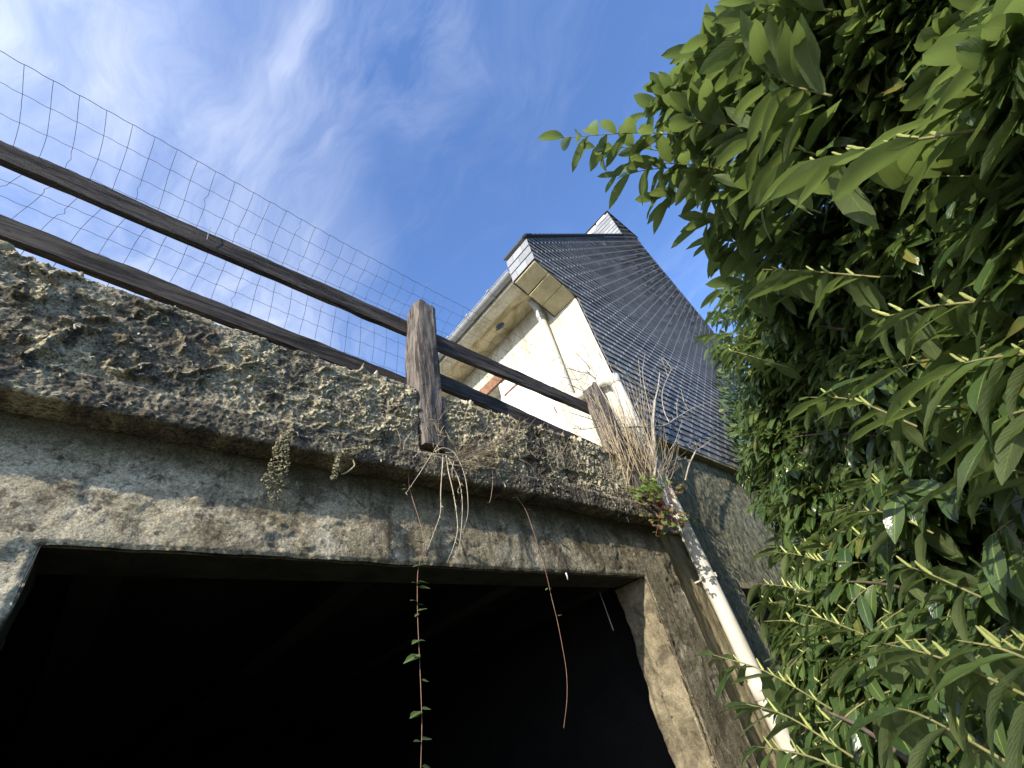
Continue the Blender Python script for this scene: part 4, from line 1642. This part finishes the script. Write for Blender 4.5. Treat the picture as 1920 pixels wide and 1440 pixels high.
add_bulk(115, 1190, 1560, -200, 560, 0.25, 0.16, 1, (0.13, 0.18))
add_bulk(230, 1560, 2150, -200, 960, 0.30, 0.12, 2, (0.13, 0.175))
add_bulk(430, 1330, 1560, 520, 960, 0.45, 0.20, 3, (0.11, 0.16))
add_bulk(400, 1420, 2150, 940, 1500, 0.35, 0.18, 4, (0.115, 0.16))
add_bulk(330, 1480, 2000, -100, 800, 0.12, 0.14, 15, (0.12, 0.16))
add_bulk(300, 1580, 1960, -60, 720, 0.10, 0.10, 25, (0.12, 0.155))
add_bulk(420, 1600, 2200, -100, 1450, 0.9, 0.0, 26, (0.15, 0.19))
add_bulk(200, 1400, 1600, 560, 960, 0.15, 0.2, 27, (0.11, 0.145))
add_bulk(70, 1300, 1560, 0, 560, 0.5, 0.06, 16, (0.12, 0.17))
add_bulk(140, 1420, 1620, 1000, 1300, 0.2, 0.2, 17, (0.11, 0.15))
add_bulk(520, 1480, 2250, -250, 1500, 1.2, 0.0, 5, (0.14, 0.19))
add_bulk(420, 1400, 1700, 540, 1400, 1.2, 0.0, 6, (0.14, 0.18))

# hand placed sprays that shape the outline
hero = [
    # base px, tip px, D base, D tip, leaves, leaf length, spikes
    ((1420, 275), (1052, 258), 1.95, 2.0, 17, .105, .25), ((1400, 330), (1150, 330), 1.9, 2.0, 12, .11, .1), ((1430, 370), (1230, 370), 1.85, 1.95, 12, .115, .1), ((1450, 420), (1310, 420), 1.9, 2.0, 12, .115, .1), ((1470, 480), (1340, 450), 2.0, 2.1, 12, .115, .1), ((1460, 200), (1270, 215), 1.8, 1.95, 12, .11, .3), ((1500, 60), (1340, 75), 1.7, 1.85, 11, .11, .3), ((1560, 20), (1420, 10), 1.55, 1.65, 11, .12, .3), ((1540, 400), (1400, 350), 1.6, 1.7, 11, .125, .3), ((1560, 300), (1420, 240), 1.5, 1.6, 11, .125, .3), ((1560, 180), (1440, 130), 1.45, 1.55, 11, .125, .3), ((1500, 560), (1380, 530), 2.2, 2.4, 13, .12, .2), ((1330, 300), (1110, 275), 2.0, 2.02, 9, .10, .2), ((1330, 250), (1265, 155), 2.0, 2.0, 8, .095, .4), ((1370, 240), (1240, 165), 1.95, 2.0, 8, .10, .3),
    ((1440, 330), (1190, 305), 1.8, 1.95, 12, .11, .2), ((1470, 260), (1300, 230), 1.7, 1.85, 11, .12, .2), ((1470, 360), (1330, 330), 1.8, 1.9, 10, .12, .15), ((1450, 150), (1295, 85), 1.75, 1.9, 11, .105, .3),
    ((1500, 100), (1400, 45), 1.6, 1.7, 9, .12, .2), ((1500, 440), (1372, 400), 1.9, 2.1, 11, .12, .15), ((1500, 520), (1370, 480), 2.0, 2.2, 12, .12, .15),
    ((1440, 600), (1325, 585), 2.9, 3.5, 12, .11, .1), ((1450, 650), (1318, 630), 2.8, 3.3, 13, .12, .15), ((1440, 560), (1340, 540), 2.7, 3.2, 12, .11, .15), ((1480, 690), (1360, 655), 2.3, 2.7, 12, .12, .2),
    # near sprays at the right edge
    ((1990, 190), (1700, 240), .88, 1.0, 8, .14, .6), ((1850, 240), (1480, 325), 1.05, 1.3, 13, .13, .45), ((2000, 330), (1760, 330), .85, .98, 7, .15, .4), ((2050, 120), (1890, 110), .75, .8, 5, .15, .2),
    ((1990, 660), (1770, 690), .72, .8, 7, .15, .55), ((1960, 690), (1600, 720), .9, 1.05, 9, .135, .55), ((1930, 800), (1680, 770), .82, .92, 8, .145, .55), ((1990, 760), (1850, 800), .70, .75, 6, .15, .5),
    ((1720, 800), (1520, 745), 1.25, 1.4, 10, .12, .55), ((1980, 900), (1830, 870), .78, .84, 6, .15, .3), ((1900, 560), (1640, 600), 1.1, 1.3, 11, .13, .5), ((1650, 520), (1430, 505), 1.5, 1.8, 14, .125, .5),
    # lower right
    ((1980, 1330), (1650, 1205), .80, .95, 10, .14, .6), ((1960, 1250), (1790, 1200), .8, .86, 7, .14, .5), ((1890, 1430), (1640, 1330), .85, 1.0, 9, .14, .5), ((1560, 1330), (1338, 1228), 1.65, 1.75, 10, .115, .55),
    ((1600, 1420), (1400, 1320), 1.5, 1.6, 9, .115, .5), ((1620, 1190), (1500, 1150), 1.7, 1.8, 9, .11, .5), ((1840, 1120), (1690, 1060), 1.3, 1.45, 10, .12, .5), ((1520, 1110), (1425, 1095), 2.2, 2.35, 12, .12, .4), ((1530, 1180), (1432, 1165), 2.1, 2.25, 12, .12, .4), ((1500, 1150), (1440, 1130), 2.4, 2.5, 12, .12, .2), ((1560, 1060), (1440, 1035), 2.2, 2.4, 11, .12, .45),
    ((1600, 1450), (1420, 1400), 1.4, 1.5, 9, .115, .5), ((1750, 1000), (1600, 960), 1.6, 1.8, 11, .12, .4), ((1530, 1140), (1420, 1130), 2.2, 2.35, 9, .11, .4),
]
rh = random.Random(99)
for (bp, tp, db, dt, nl, ll, sp) in hero:
    fo = shrubs[which(tp[0], tp[1], dt)]
    if dt < 1.12:
        db, dt = db * 1.32, dt * 1.32
        sp *= 0.6
    sp *= 0.8
    ll *= 1.35 if tp[1] < 560 and tp[0] < 1560 else (0.98 if dt < 1.48 else 1.1)
    spray(fo, atD(*bp, db), atD(*tp, dt), nl + 2, ll, sp, rh, drop=0.65, bare=0.08, tw=0.0024)

INFO = {
    'near': ('tall laurel shrub at the right edge of the view, its large glossy leaves closest', 'laurel', (1.3, -0.6, GROUND)),
    'upper': ('laurel crown overhanging the sky with a long leafy branch reaching toward the house', 'laurel', (1.9, -0.4, GROUND)),
    'far': ('laurel beside the slate gable and rough lower wall, farthest along the hedge', 'laurel', (4.4, 0.3, GROUND)),
    'lower': ('low laurel with upright pale flower spikes growing in front of the white downpipe', 'laurel', (2.1, 0.2, GROUND)),
}
GRP = 'laurels of the overgrown hedge'
BRANCH = {
    'near': [((2200, 900), (1850, 690), 1.6, 1.35), ((2200, 500), (1640, 520), 2.0, 1.65), ((2200, 1000), (1760, 830), 2.0, 1.6)],
    'upper': [((1850, 330), (1400, 275), 2.4, 1.97), ((1850, 130), (1480, 110), 2.2, 1.75), ((1850, 500), (1500, 430), 2.4, 1.95)],
    'far': [((1640, 700), (1450, 655), 2.3, 2.9), ((1700, 820), (1480, 820), 2.2, 3.0), ((1650, 900), (1440, 900), 2.6, 3.6), ((1600, 620), (1440, 600), 2.2, 2.9)],
    'lower': [((2100, 1500), (1950, 1310), .9, .85), ((1900, 1330), (1600, 1230), 1.5, 1.75), ((1800, 1500), (1540, 1330), 1.4, 1.65), ((1850, 1150), (1580, 1090), 1.7, 2.1)],
}
# which leaves show: splat sample points of every leaf into a coarse depth buffer
GW, GH = 480, 360
zbuf = np.full(GW * GH, 1e9)
allL = [(k, i) for k in shrubs for i in range(len(shrubs[k].leaf))]
tt = np.linspace(0.08, 0.95, 9)
LPTS = np.array([(t, s * 0.12 * math.sin(math.pi * t), -0.2 * t * t) for t in tt for s in (-0.8, 0, 0.8)])
LP = np.stack([shrubs[k].leaf[i][1] + LPTS @ shrubs[k].leaf[i][2].T for k, i in allL])
uu, vv, dd = project(LP.reshape(-1, 3))
ok = np.isfinite(uu) & (uu >= 0) & (uu < 1920) & (vv >= 0) & (vv < 1440)
pid = np.where(ok, (np.nan_to_num(vv) / 4).astype(int).clip(0, GH - 1) * GW + (np.nan_to_num(uu) / 4).astype(int).clip(0, GW - 1), -1)
np.minimum.at(zbuf, pid[ok], dd[ok])
vis = ok & (dd <= zbuf[np.maximum(pid, 0)] + 0.02)
nvis = vis.reshape(len(allL), -1).sum(1)
lsize = np.array([np.linalg.norm(shrubs[k].leaf[i][2][:, 0]) for k, i in allL]) / np.linalg.norm(LP.mean(1), axis=1)
lscore = nvis * lsize ** 2
byk = {}
for idx, (k, i) in enumerate(allL):
    byk.setdefault(k, []).append((lscore[idx], i))

for key, fo in shrubs.items():
    lab, cat, loc = INFO[key]
    root = thing('laurel_shrub', lab, cat, loc, GRP)
    best = set(i for s, i in sorted(byk[key], reverse=True)[:285] if s > 0)
    for i in best:
        vi, p, A = fo.leaf[i]
        o = bpy.data.objects.new('leaf', LM[vi])
        COL.objects.link(o)
        o.parent = root
        o.matrix_parent_inverse = Matrix.Translation((-loc[0], -loc[1], -loc[2]))
        mw = Matrix.Identity(4)
        for r_ in range(3):
            for c_ in range(3):
                mw[r_][c_] = A[r_, c_]
            mw[r_][3] = p[r_]
        o.matrix_basis = mw
    Vs, Fs, Us, b0 = [], [], [], 0
    for i, (vi, p, A) in enumerate(fo.leaf):
        if i in best:
            continue
        V, F, UV = LV[vi]
        Vs.append(p + V @ A.T)
        Fs.append(F + b0)
        Us.append(UV)
        b0 += len(V)
    stuff(mobj('foliage', np.concatenate(Vs), np.concatenate(Fs), M['leaf'], root, True, np.concatenate(Us)))
    # flower spikes
    big = sorted(range(len(fo.spk)), key=lambda q: np.linalg.norm(fo.spk[q][1]))
    keep = set(big[:60])
    sm = MB()
    for q, (vi, p, A) in enumerate(fo.spk):
        if q in keep:
            o = bpy.data.objects.new('flower_spike', SM[vi])
            COL.objects.link(o)
            o.parent = root
            o.matrix_parent_inverse = Matrix.Translation((-loc[0], -loc[1], -loc[2]))
            mw = Matrix.Identity(4)
            for r_ in range(3):
                for c_ in range(3):
                    mw[r_][c_] = A[r_, c_]
                mw[r_][3] = p[r_]
            o.matrix_basis = mw
        else:
            sm.add([tuple(p + A @ np.array(vv_)) for vv_ in SV[vi].V], SV[vi].F)
    if sm.V:
        stuff(sm.build('flower_spikes_behind', M['spike'], root, True))
    stuff(fo.tw.build('twigs', M['twig'], root, True))
    # trunk and main branches
    lc = np.array(loc)
    for q in range(3):
        m = MB()
        a = lc + np.array([0.12 * math.cos(q * 2.1), -0.25 + 0.12 * math.sin(q * 2.1), 0])
        m.tube(catmull([a, a + np.array([0.05, -0.05, 0.9]), a + np.array([-0.1 + 0.1 * q, 0.02, 1.8]), a + np.array([-0.2 + 0.2 * q, 0.08, 2.9 if key != 'lower' else 2.0])], 5), np.linspace(0.035, 0.012, 16), 8)
        m.build('trunk', M['bark'], root, True)
    for (bp, tp, db, dt) in BRANCH[key]:
        m = MB()
        A0, B0 = atD(*bp, db), atD(*tp, dt)
        m.tube(catmull([A0, (A0 + B0) / 2 + np.array([0.01, 0.01, 0.03]), B0], 5), np.linspace(0.007, 0.003, 11), 7)
        m.build('branch', M['bark'], root, True)

# ------------------------------------------------------------------ ivy on the gable beside the laurels
ivy = thing('ivy_plant', 'dark ivy climbing up the right part of the slate gable behind the laurels', 'ivy', (6.4, 1.33, 1.0))


def small_leaf(w=0.9, pts=((0, 0), (0.25, 0.42), (0.55, 0.36), (1.0, 0.0), (0.55, -0.36), (0.25, -0.42))):
    V = [(x, y * w, 0.10 * abs(y) - 0.12 * x * x) for x, y in pts] + [(0.4, 0, -0.03)]
    n_ = len(pts)
    F = [(k, (k + 1) % n_, n_) for k in range(n_)]
    UV = [(0.5 + y * 0.5, x) for x, y in pts] + [(0.5, 0.4)]
    return np.array(V), np.array(F), np.array(UV)


iv, if_, iu = small_leaf()
Vs, Fs, Us, b0 = [], [], [], 0
ri = random.Random(5)
IVP = [(1350, 640), (1405, 640), (1460, 720), (1460, 900), (1385, 890), (1372, 850), (1352, 780), (1342, 700)]
cnt = 0
while cnt < 1500:
    u, v = ri.uniform(1335, 1470), ri.uniform(630, 900)
    if not in_poly(u + ri.uniform(-6, 6), v + ri.uniform(-6, 6), IVP):
        continue
    p = atY(u, v, 1.33) * ri.uniform(0.90, 0.995)
    if p[0] > 9 or p[2] < 1.0:
        continue
    out = np.array([ri.uniform(-0.8, 0.8), ri.uniform(-0.8, -0.1), ri.uniform(-1.0, 0.2)])
    A = frame(out, np.array([ri.uniform(-0.8, 0.1), -1, ri.uniform(-0.2, 0.8)])) * ri.uniform(0.06, 0.11)
    Vs.append(p + iv @ A.T)
    Fs.append(if_ + b0)
    Us.append(iu)
    b0 += len(iv)
    cnt += 1
stuff(mobj('foliage', np.concatenate(Vs), np.concatenate(Fs), M['ivy'], ivy, True, np.concatenate(Us)))
m = MB()
for (a, c) in [((1390, 890), (1360, 700)), ((1420, 890), (1390, 650)), ((1400, 880), (1350, 760))]:
    m.tube(catmull([atY(*a, 1.335), atY((a[0] + c[0]) / 2 + 5, (a[1] + c[1]) / 2, 1.335), atY(*c, 1.335)], 6), 0.008, 5)
m.build('stem', M['bark'], ivy, True)

# ================================================================== SMALL PLANTS
def poly_px(pts, y, jit=0.0, rnd=random):
    out = []
    for q in pts:
        yy = (q[2] if len(q) > 2 else y) + rnd.uniform(-jit, jit)
        out.append(atY(q[0], q[1], yy))
    return out


# bare shrub at the corner
bare = thing('bare_shrub', 'leafless grey twiggy shrub sprouting at the corner of the terrace in front of the slates', 'shrub', tuple(atY(1226, 892, 1.28)))
BRS = [
    ([(1226, 900), (1229, 860), (1224, 800), (1228, 750)], .013, .010), ([(1228, 750), (1200, 725), (1170, 700), (1150, 685), (1139, 684)], .007, .002), ([(1228, 752), (1234, 725), (1237, 698)], .007, .004),
    ([(1225, 800), (1250, 796), (1268, 784), (1300, 765), (1340, 751)], .006, .002), ([(1262, 786), (1290, 781), (1320, 785), (1345, 789)], .004, .0015), ([(1255, 792), (1245, 770), (1242, 735), (1255, 700), (1258, 690), (1243, 670)], .005, .0015),
    ([(1258, 694), (1275, 686), (1282, 679)], .003, .001), ([(1252, 705), (1247, 690), (1240, 672)], .003, .001), ([(1225, 803), (1195, 800), (1170, 802)], .008, .005), ([(1226, 780), (1216, 760), (1205, 700), (1210, 660)], .003, .001),
    ([(1210, 800), (1203, 730), (1200, 705), (1197, 672)], .003, .001), ([(1270, 783), (1269, 760), (1271, 748)], .003, .001), ([(1290, 768), (1283, 755), (1277, 730)], .0025, .001), ([(1240, 790), (1232, 788), (1236, 776)], .002, .001),
    ([(1220, 745), (1205, 735), (1186, 770)], .003, .001), ([(1226, 760), (1238, 732), (1220, 733)], .002, .001), ([(1285, 1000 - 100), (1293, 870), (1305, 845)], .007, .005), ([(1305, 845), (1325, 832), (1345, 815)], .004, .0015), ([(1305, 845), (1315, 838), (1336, 822)], .003, .001),
    ([(1295, 865), (1285, 860), (1272, 862)], .003, .001), ([(1345, 815), (1300, 835), (1296, 836)], .002, .001), ([(1266, 828), (1279, 790)], .002, .001), ([(1254, 848), (1268, 826), (1275, 824)], .003, .001), ([(1230, 760), (1215, 770), (1200, 775), (1187, 790)], .003, .001),
    ([(1168, 802), (1150, 770), (1120, 720), (1112, 697), (1080, 660)], .006, .002), ([(1118, 712), (1105, 700), (1090, 698), (1062, 690)], .004, .0012), ([(1112, 697), (1108, 680), (1095, 650), (1073, 646)], .003, .001), ([(1118, 705), (1128, 670), (1115, 640)], .003, .001),
    ([(1120, 790), (1090, 780), (1072, 775)], .003, .0012), ([(1125, 800), (1095, 805), (1074, 803)], .003, .001), ([(1150, 790), (1120, 760), (1095, 735), (1065, 720)], .003, .001), ([(1145, 780), (1100, 740), (1078, 705), (1060, 680)], .003, .001),
    ([(1120, 715), (1100, 700), (1085, 712), (1050, 706)], .0025, .001), ([(1130, 735), (1115, 745), (1100, 720), (1106, 690)], .002, .001),
]
rb = random.Random(3)
for pts, r0, r1 in BRS:
    m = MB()
    C = catmull(poly_px(pts, 1.27, 0.012, rb), 5)
    m.tube(C, np.linspace(r0 * 1.05, max(r1 * 1.6, 0.0022), len(C)), 5)
    m.build('branch', M['bare'], bare, True)
m = MB()
for k in range(130):
    pts, r0, r1 = rb.choice(BRS[1:])
    i = rb.randrange(len(pts) - 1)
    f = rb.random()
    u, v = pts[i][0] * (1 - f) + pts[i + 1][0] * f, pts[i][1] * (1 - f) + pts[i + 1][1] * f
    p = atY(u, v, 1.27)
    dv = np.array([rb.uniform(-1, 1), rb.uniform(-0.4, 0.4), rb.uniform(-0.1, 1)])
    dv /= np.linalg.norm(dv)
    l = rb.uniform(0.03, 0.11)
    m.tube([p, p + dv * l * 0.5 + np.array([0, 0, 0.006]), p + dv * l], [0.0022, 0.0017, 0.0010], 4)
stuff(m.build('twigs', M['bare'], bare, True))

# dry grass stalks beside the pipe
dry = thing('dry_grass_tuft', 'tuft of straw coloured dead stalks leaning up between second post and white pipe', 'dry grass', tuple(atY(1205, 900, 1.32)))
rd = random.Random(8)
m = MB()
for k in range(260):
    bu, bv = rd.uniform(1165, 1240), rd.uniform(850, 925)
    far_ = rd.random()
    tu, tv = bu - rd.uniform(15, 75) + (40 if rd.random() < 0.12 else 0), bv - rd.uniform(50, 150)
    y0 = rd.uniform(1.26, 1.36)
    pts = [atY(bu, bv, y0), atY((bu + tu) / 2 + rd.uniform(-8, 4), (bv + tv) / 2 + rd.uniform(-4, 6), y0 - 0.02), atY(tu, tv, y0 + rd.uniform(-0.05, 0.03))]
    C = catmull(pts, 5)
    m.tube(C, np.linspace(0.0022, 0.0009, len(C)), 4)
stuff(m.build('stalks', M['straw'], dry, True))
m = MB()
for k in range(34):
    bu, bv = rd.uniform(1215, 1260), rd.uniform(860, 900)
    tu, tv = bu + rd.uniform(-20, 45), bv - rd.uniform(15, 70)
    pts = [atY(bu, bv, 1.26), atY((bu + tu) / 2 + rd.uniform(-6, 6), (bv + tv) / 2, 1.255), atY(tu, tv, 1.25)]
    m.tube(catmull(pts, 3), np.linspace(0.0013, 0.0006, 7), 4)
stuff(m.build('fine_stalks', M['straw'], dry, True))

# herb with red stems at the end of the slab
herb = thing('herb_plant', 'green and reddish feathery herb with red stems at the slab end above the pipe', 'plant', tuple(atY(1235, 955, 1.26)))


def herb_leaf(seed):
    rnd = random.Random(seed)
    V, F, UV = [], [], []
    b0 = 0
    for a in (-1.15, -0.6, 0, 0.6, 1.15):
        L = 1.0 - 0.25 * abs(a)
        for (t0_, w, off) in ((0.15, 0.16, 0), (0.5, 0.13, 0.5), (0.5, 0.13, -0.5)):
            aa = a + off
            base = np.array([t0_ * math.cos(a) * L, t0_ * math.sin(a) * L, 0.0])
            l = L * (0.85 if off == 0 else 0.42)
            d_ = np.array([math.cos(aa), math.sin(aa), -0.25 + rnd.uniform(-0.1, 0.1)])
            n_ = np.array([-math.sin(aa), math.cos(aa), 0])
            V += [base, base + d_ * l * 0.5 + n_ * w, base + d_ * l, base + d_ * l * 0.5 - n_ * w]
            UV += [(0.5, 0), (0.9, .5), (.5, 1), (.1, .5)]
            F.append((b0, b0 + 3, b0 + 2, b0 + 1))
            b0 += 4
    return np.array(V), np.array(F), np.array(UV)


HVV = [herb_leaf(k) for k in range(3)]
HMG = [mesh_from('herb_leaf', V, F, M['herb'], False, UV) for V, F, UV in HVV]
HMR = [mesh_from('herb_leaf', V, F, M['herbred'], False, UV) for V, F, UV in HVV]
rr = random.Random(21)
stem = MB()
hc = atY(1238, 952, 1.27)
hl = Vector(herb.location)
for k in range(290):
    if k < 165:
        u, v = rr.gauss(1222, 20), rr.gauss(917, 11)
        red = rr.random() < 0.12
    elif k < 185:
        u, v = rr.gauss(1268, 9), rr.gauss(912, 6)
        red = True
    else:
        u, v = rr.gauss(1256, 22), rr.gauss(972, 13)
        red = rr.random() < 0.6
    p = atY(u, v, 1.27 + rr.uniform(-0.10, 0.02))
    zh = np.array([rr.uniform(-0.9, 0.3), rr.uniform(-0.9, -0.2), rr.uniform(0.2, 1)])
    A = frame(np.array([rr.uniform(-1, 1), rr.uniform(-0.8, 0.2), rr.uniform(-0.7, 0.5)]), zh) * rr.uniform(0.020, 0.036)
    o = bpy.data.objects.new('leaf', (HMR if red else HMG)[rr.randrange(3)])
    COL.objects.link(o)
    o.parent = herb
    o.matrix_parent_inverse = Matrix.Translation(-hl)
    mw = Matrix.Identity(4)
    for r_ in range(3):
        for c_ in range(3):
            mw[r_][c_] = A[r_, c_]
        mw[r_][3] = p[r_]
    o.matrix_basis = mw
    if k % 5 == 0:
        md = (hc + p) / 2 + np.array([0, -0.015, 0.012])
        stem.tube(catmull([hc, md, p], 3), np.linspace(0.0017, 0.0009, 7), 4)
stem.build('red_stems', M['redstem'], herb, True)

# dead creeper under the post
creep = thing('dead_creeper', 'bundle of pale bare creeper roots hanging below the foot of the wooden post', 'creeper', tuple(atY(822, 846, 1.25)))
CR = [
    ([(830, 852), (830, 870), (828, 920), (826, 960), (815, 995), (802, 1030)], .0042, .0018), ([(836, 854), (842, 885), (852, 930), (857, 985), (853, 1020), (840, 1055)], .0045, .0016),
    ([(840, 858), (850, 875), (862, 905), (867, 945), (865, 1000), (857, 1040)], .0048, .0018), ([(815, 848), (830, 841), (848, 846), (862, 868), (872, 895), (878, 930), (877, 965), (870, 990)], .0048, .0016),
    ([(812, 850), (835, 852), (858, 862), (880, 872), (905, 874), (925, 871)], .004, .0025), ([(812, 850), (795, 875), (775, 905), (760, 925)], .003, .0015), ([(812, 848), (822, 835), (836, 818)], .002, .001),
    ([(850, 868), (848, 880), (849, 898)], .003, .002), ([(868, 905), (858, 918), (860, 930)], .002, .001), ([(800, 850), (786, 848), (774, 856)], .003, .002),
]
rc = random.Random(6)
for pts, r0, r1 in CR:
    m = MB()
    C = catmull(poly_px([(q_[0] + rc.uniform(-1.5, 1.5), q_[1] + rc.uniform(-2, 2)) for q_ in pts], 1.245, 0.006, rc), 6)
    m.tube(C, np.linspace(r0, r1 * 0.7, len(C)) * 0.62, 6)
    for q in range(len(C) // 3):
        c = C[rc.randrange(len(C))]
        m.tube([c, c + np.array([rc.uniform(-0.012, 0.012), rc.uniform(-0.006, 0.0), rc.uniform(-0.012, 0.004)])], [0.0013, 0.0007], 4)
    m.build('hanging_root', M['root'], creep, True)
for k in range(26):
    u0, v0 = 850 + rc.uniform(-20, 40), 862 + rc.uniform(-14, 12)
    u1, v1 = u0 + rc.uniform(50, 170), v0 - rc.uniform(-10, 75)
    m = MB()
    C = catmull([atY(u0, v0, 1.25), atY((u0 + u1) / 2, (v0 + v1) / 2 + rc.uniform(2, 12), 1.235), atY(u1, v1, 1.255)], 6)
    m.tube(C, np.linspace(0.0016, 0.0008, len(C)), 4)
    m.build('thin_stem', M['straw'] if k % 3 else M['brownstem'], creep, True)
m = MB()
for k in range(90):
    u0, v0 = 760 + rc.uniform(-10, 330), 0
    v0 = 780 + (u0 - 760) * 0.10 + rc.uniform(0, 70)
    dx, dy = rc.uniform(-30, 30), rc.uniform(-40, 25)
    C = catmull([atY(u0, v0, 1.27), atY(u0 + dx * 0.5 + rc.uniform(-5, 5), v0 + dy * 0.5, 1.255), atY(u0 + dx, v0 + dy, 1.262)], 4)
    m.tube(C, np.linspace(0.0011, 0.0006, len(C)), 4)
stuff(m.build('tangled_threads', M['straw'], creep, True))

# trailing strands
blv, blf, blu = small_leaf(0.85)
BLM = mesh_from('strand_leaf', blv, blf, M['ivy'], True, blu)  # dark ivy colour stands in for the slab's shade on strands


def strand(name, label, pts, y, leaves, mat, r0=0.0022):
    root = thing(name, label, 'creeper', tuple(atY(pts[0][0], pts[0][1], y)), 'trailing strands over the doorway')
    C = catmull(poly_px(pts, y), 8)
    m = MB()
    m.tube(C, np.linspace(r0, r0 * 0.55, len(C)), 5)
    m.build('stem', mat, root, True)
    rl_ = random.Random(len(pts))
    for (u, v, sg, sz) in leaves:
        sz *= 0.85 * rl_.uniform(0.75, 1.2)
        u, v = u + rl_.uniform(-2, 2), v + rl_.uniform(-5, 5)
        p = atY(u, v, y - 0.004)
        out = np.array([sg * 1.0, rl_.uniform(-0.6, 0.1), rl_.uniform(-0.5, 0.25)])
        A = frame(out, np.array([rl_.uniform(-0.5, 0.1), -0.5, 1.0])) * sz
        o = bpy.data.objects.new('leaf', BLM)
        COL.objects.link(o)
        o.parent = root
        o.matrix_parent_inverse = root.matrix_basis.inverted()
        mw = Matrix.Identity(4)
        for r_ in range(3):
            for c_ in range(3):
                mw[r_][c_] = A[r_, c_]
            mw[r_][3] = p[r_]
        o.matrix_basis = mw


strand('leafy_strand', 'thin leafy creeper strand hanging left of the roots, down across the dark doorway',
       [(764, 770), (765, 850), (766, 900), (772, 930), (786, 975), (796, 1020), (788, 1050), (783, 1080), (783, 1150), (786, 1220), (789, 1290), (791, 1360), (789, 1440), (790, 1500)], 1.30,
       [(766, 878, 1, .035), (766, 880, -1, .03), (763, 905, -1, .03), (764, 915, -1, .028), (790, 968, 1, .05), (796, 1018, 1, .03), (792, 1022, -1, .04), (790, 1062, -1, .05), (785, 1062, 1, .02), (786, 1090, 1, .05), (784, 1100, 1, .05), (783, 1098, -1, .04),
        (783, 1128, 1, .035), (782, 1128, -1, .035), (783, 1150, 1, .045), (783, 1152, -1, .03), (786, 1196, -1, .05), (787, 1198, 1, .02), (787, 1227, -1, .06), (788, 1230, -1, .04), (789, 1275, 1, .03), (789, 1332, 1, .04), (788, 1336, -1, .06), (787, 1340, -1, .05), (790, 1388, 1, .04), (789, 1392, -1, .04), (790, 1432, 1, .06)],
       M['brownstem'], 0.0016)
strand('bare_strand', 'nearly leafless reddish creeper strand hanging right of the roots into the dark doorway',
       [(958, 905), (968, 930), (985, 955), (998, 990), (1012, 1035), (1024, 1075), (1034, 1120), (1044, 1160), (1054, 1210), (1062, 1260), (1063, 1310), (1057, 1365)], 1.30,
       [(965, 930, -1, .04), (986, 952, 1, .04), (1027, 1106, -1, .025), (1029, 1105, 1, .02), (1044, 1155, 1, .03), (958, 905, 1, .03)], M['brownstem'], 0.0014)
strand('short_strand', 'short brown creeper strand hanging from the slab edge between the roots and long strands',
       [(919, 820), (923, 860), (924, 900), (921, 930), (917, 945)], 1.255, [(918, 940, -1, .025)], M['brownstem'], 0.0018)

# cobwebs inside the doorway
b = MB()
b.tube(catmull([atY(1122, 1104, 1.62), atY(1135, 1140, 1.60), atY(1150, 1182, 1.59)], 5), np.linspace(0.001, 0.003, 11), 4)
b.build('cobweb', M['pvcgrey'], garage, True)
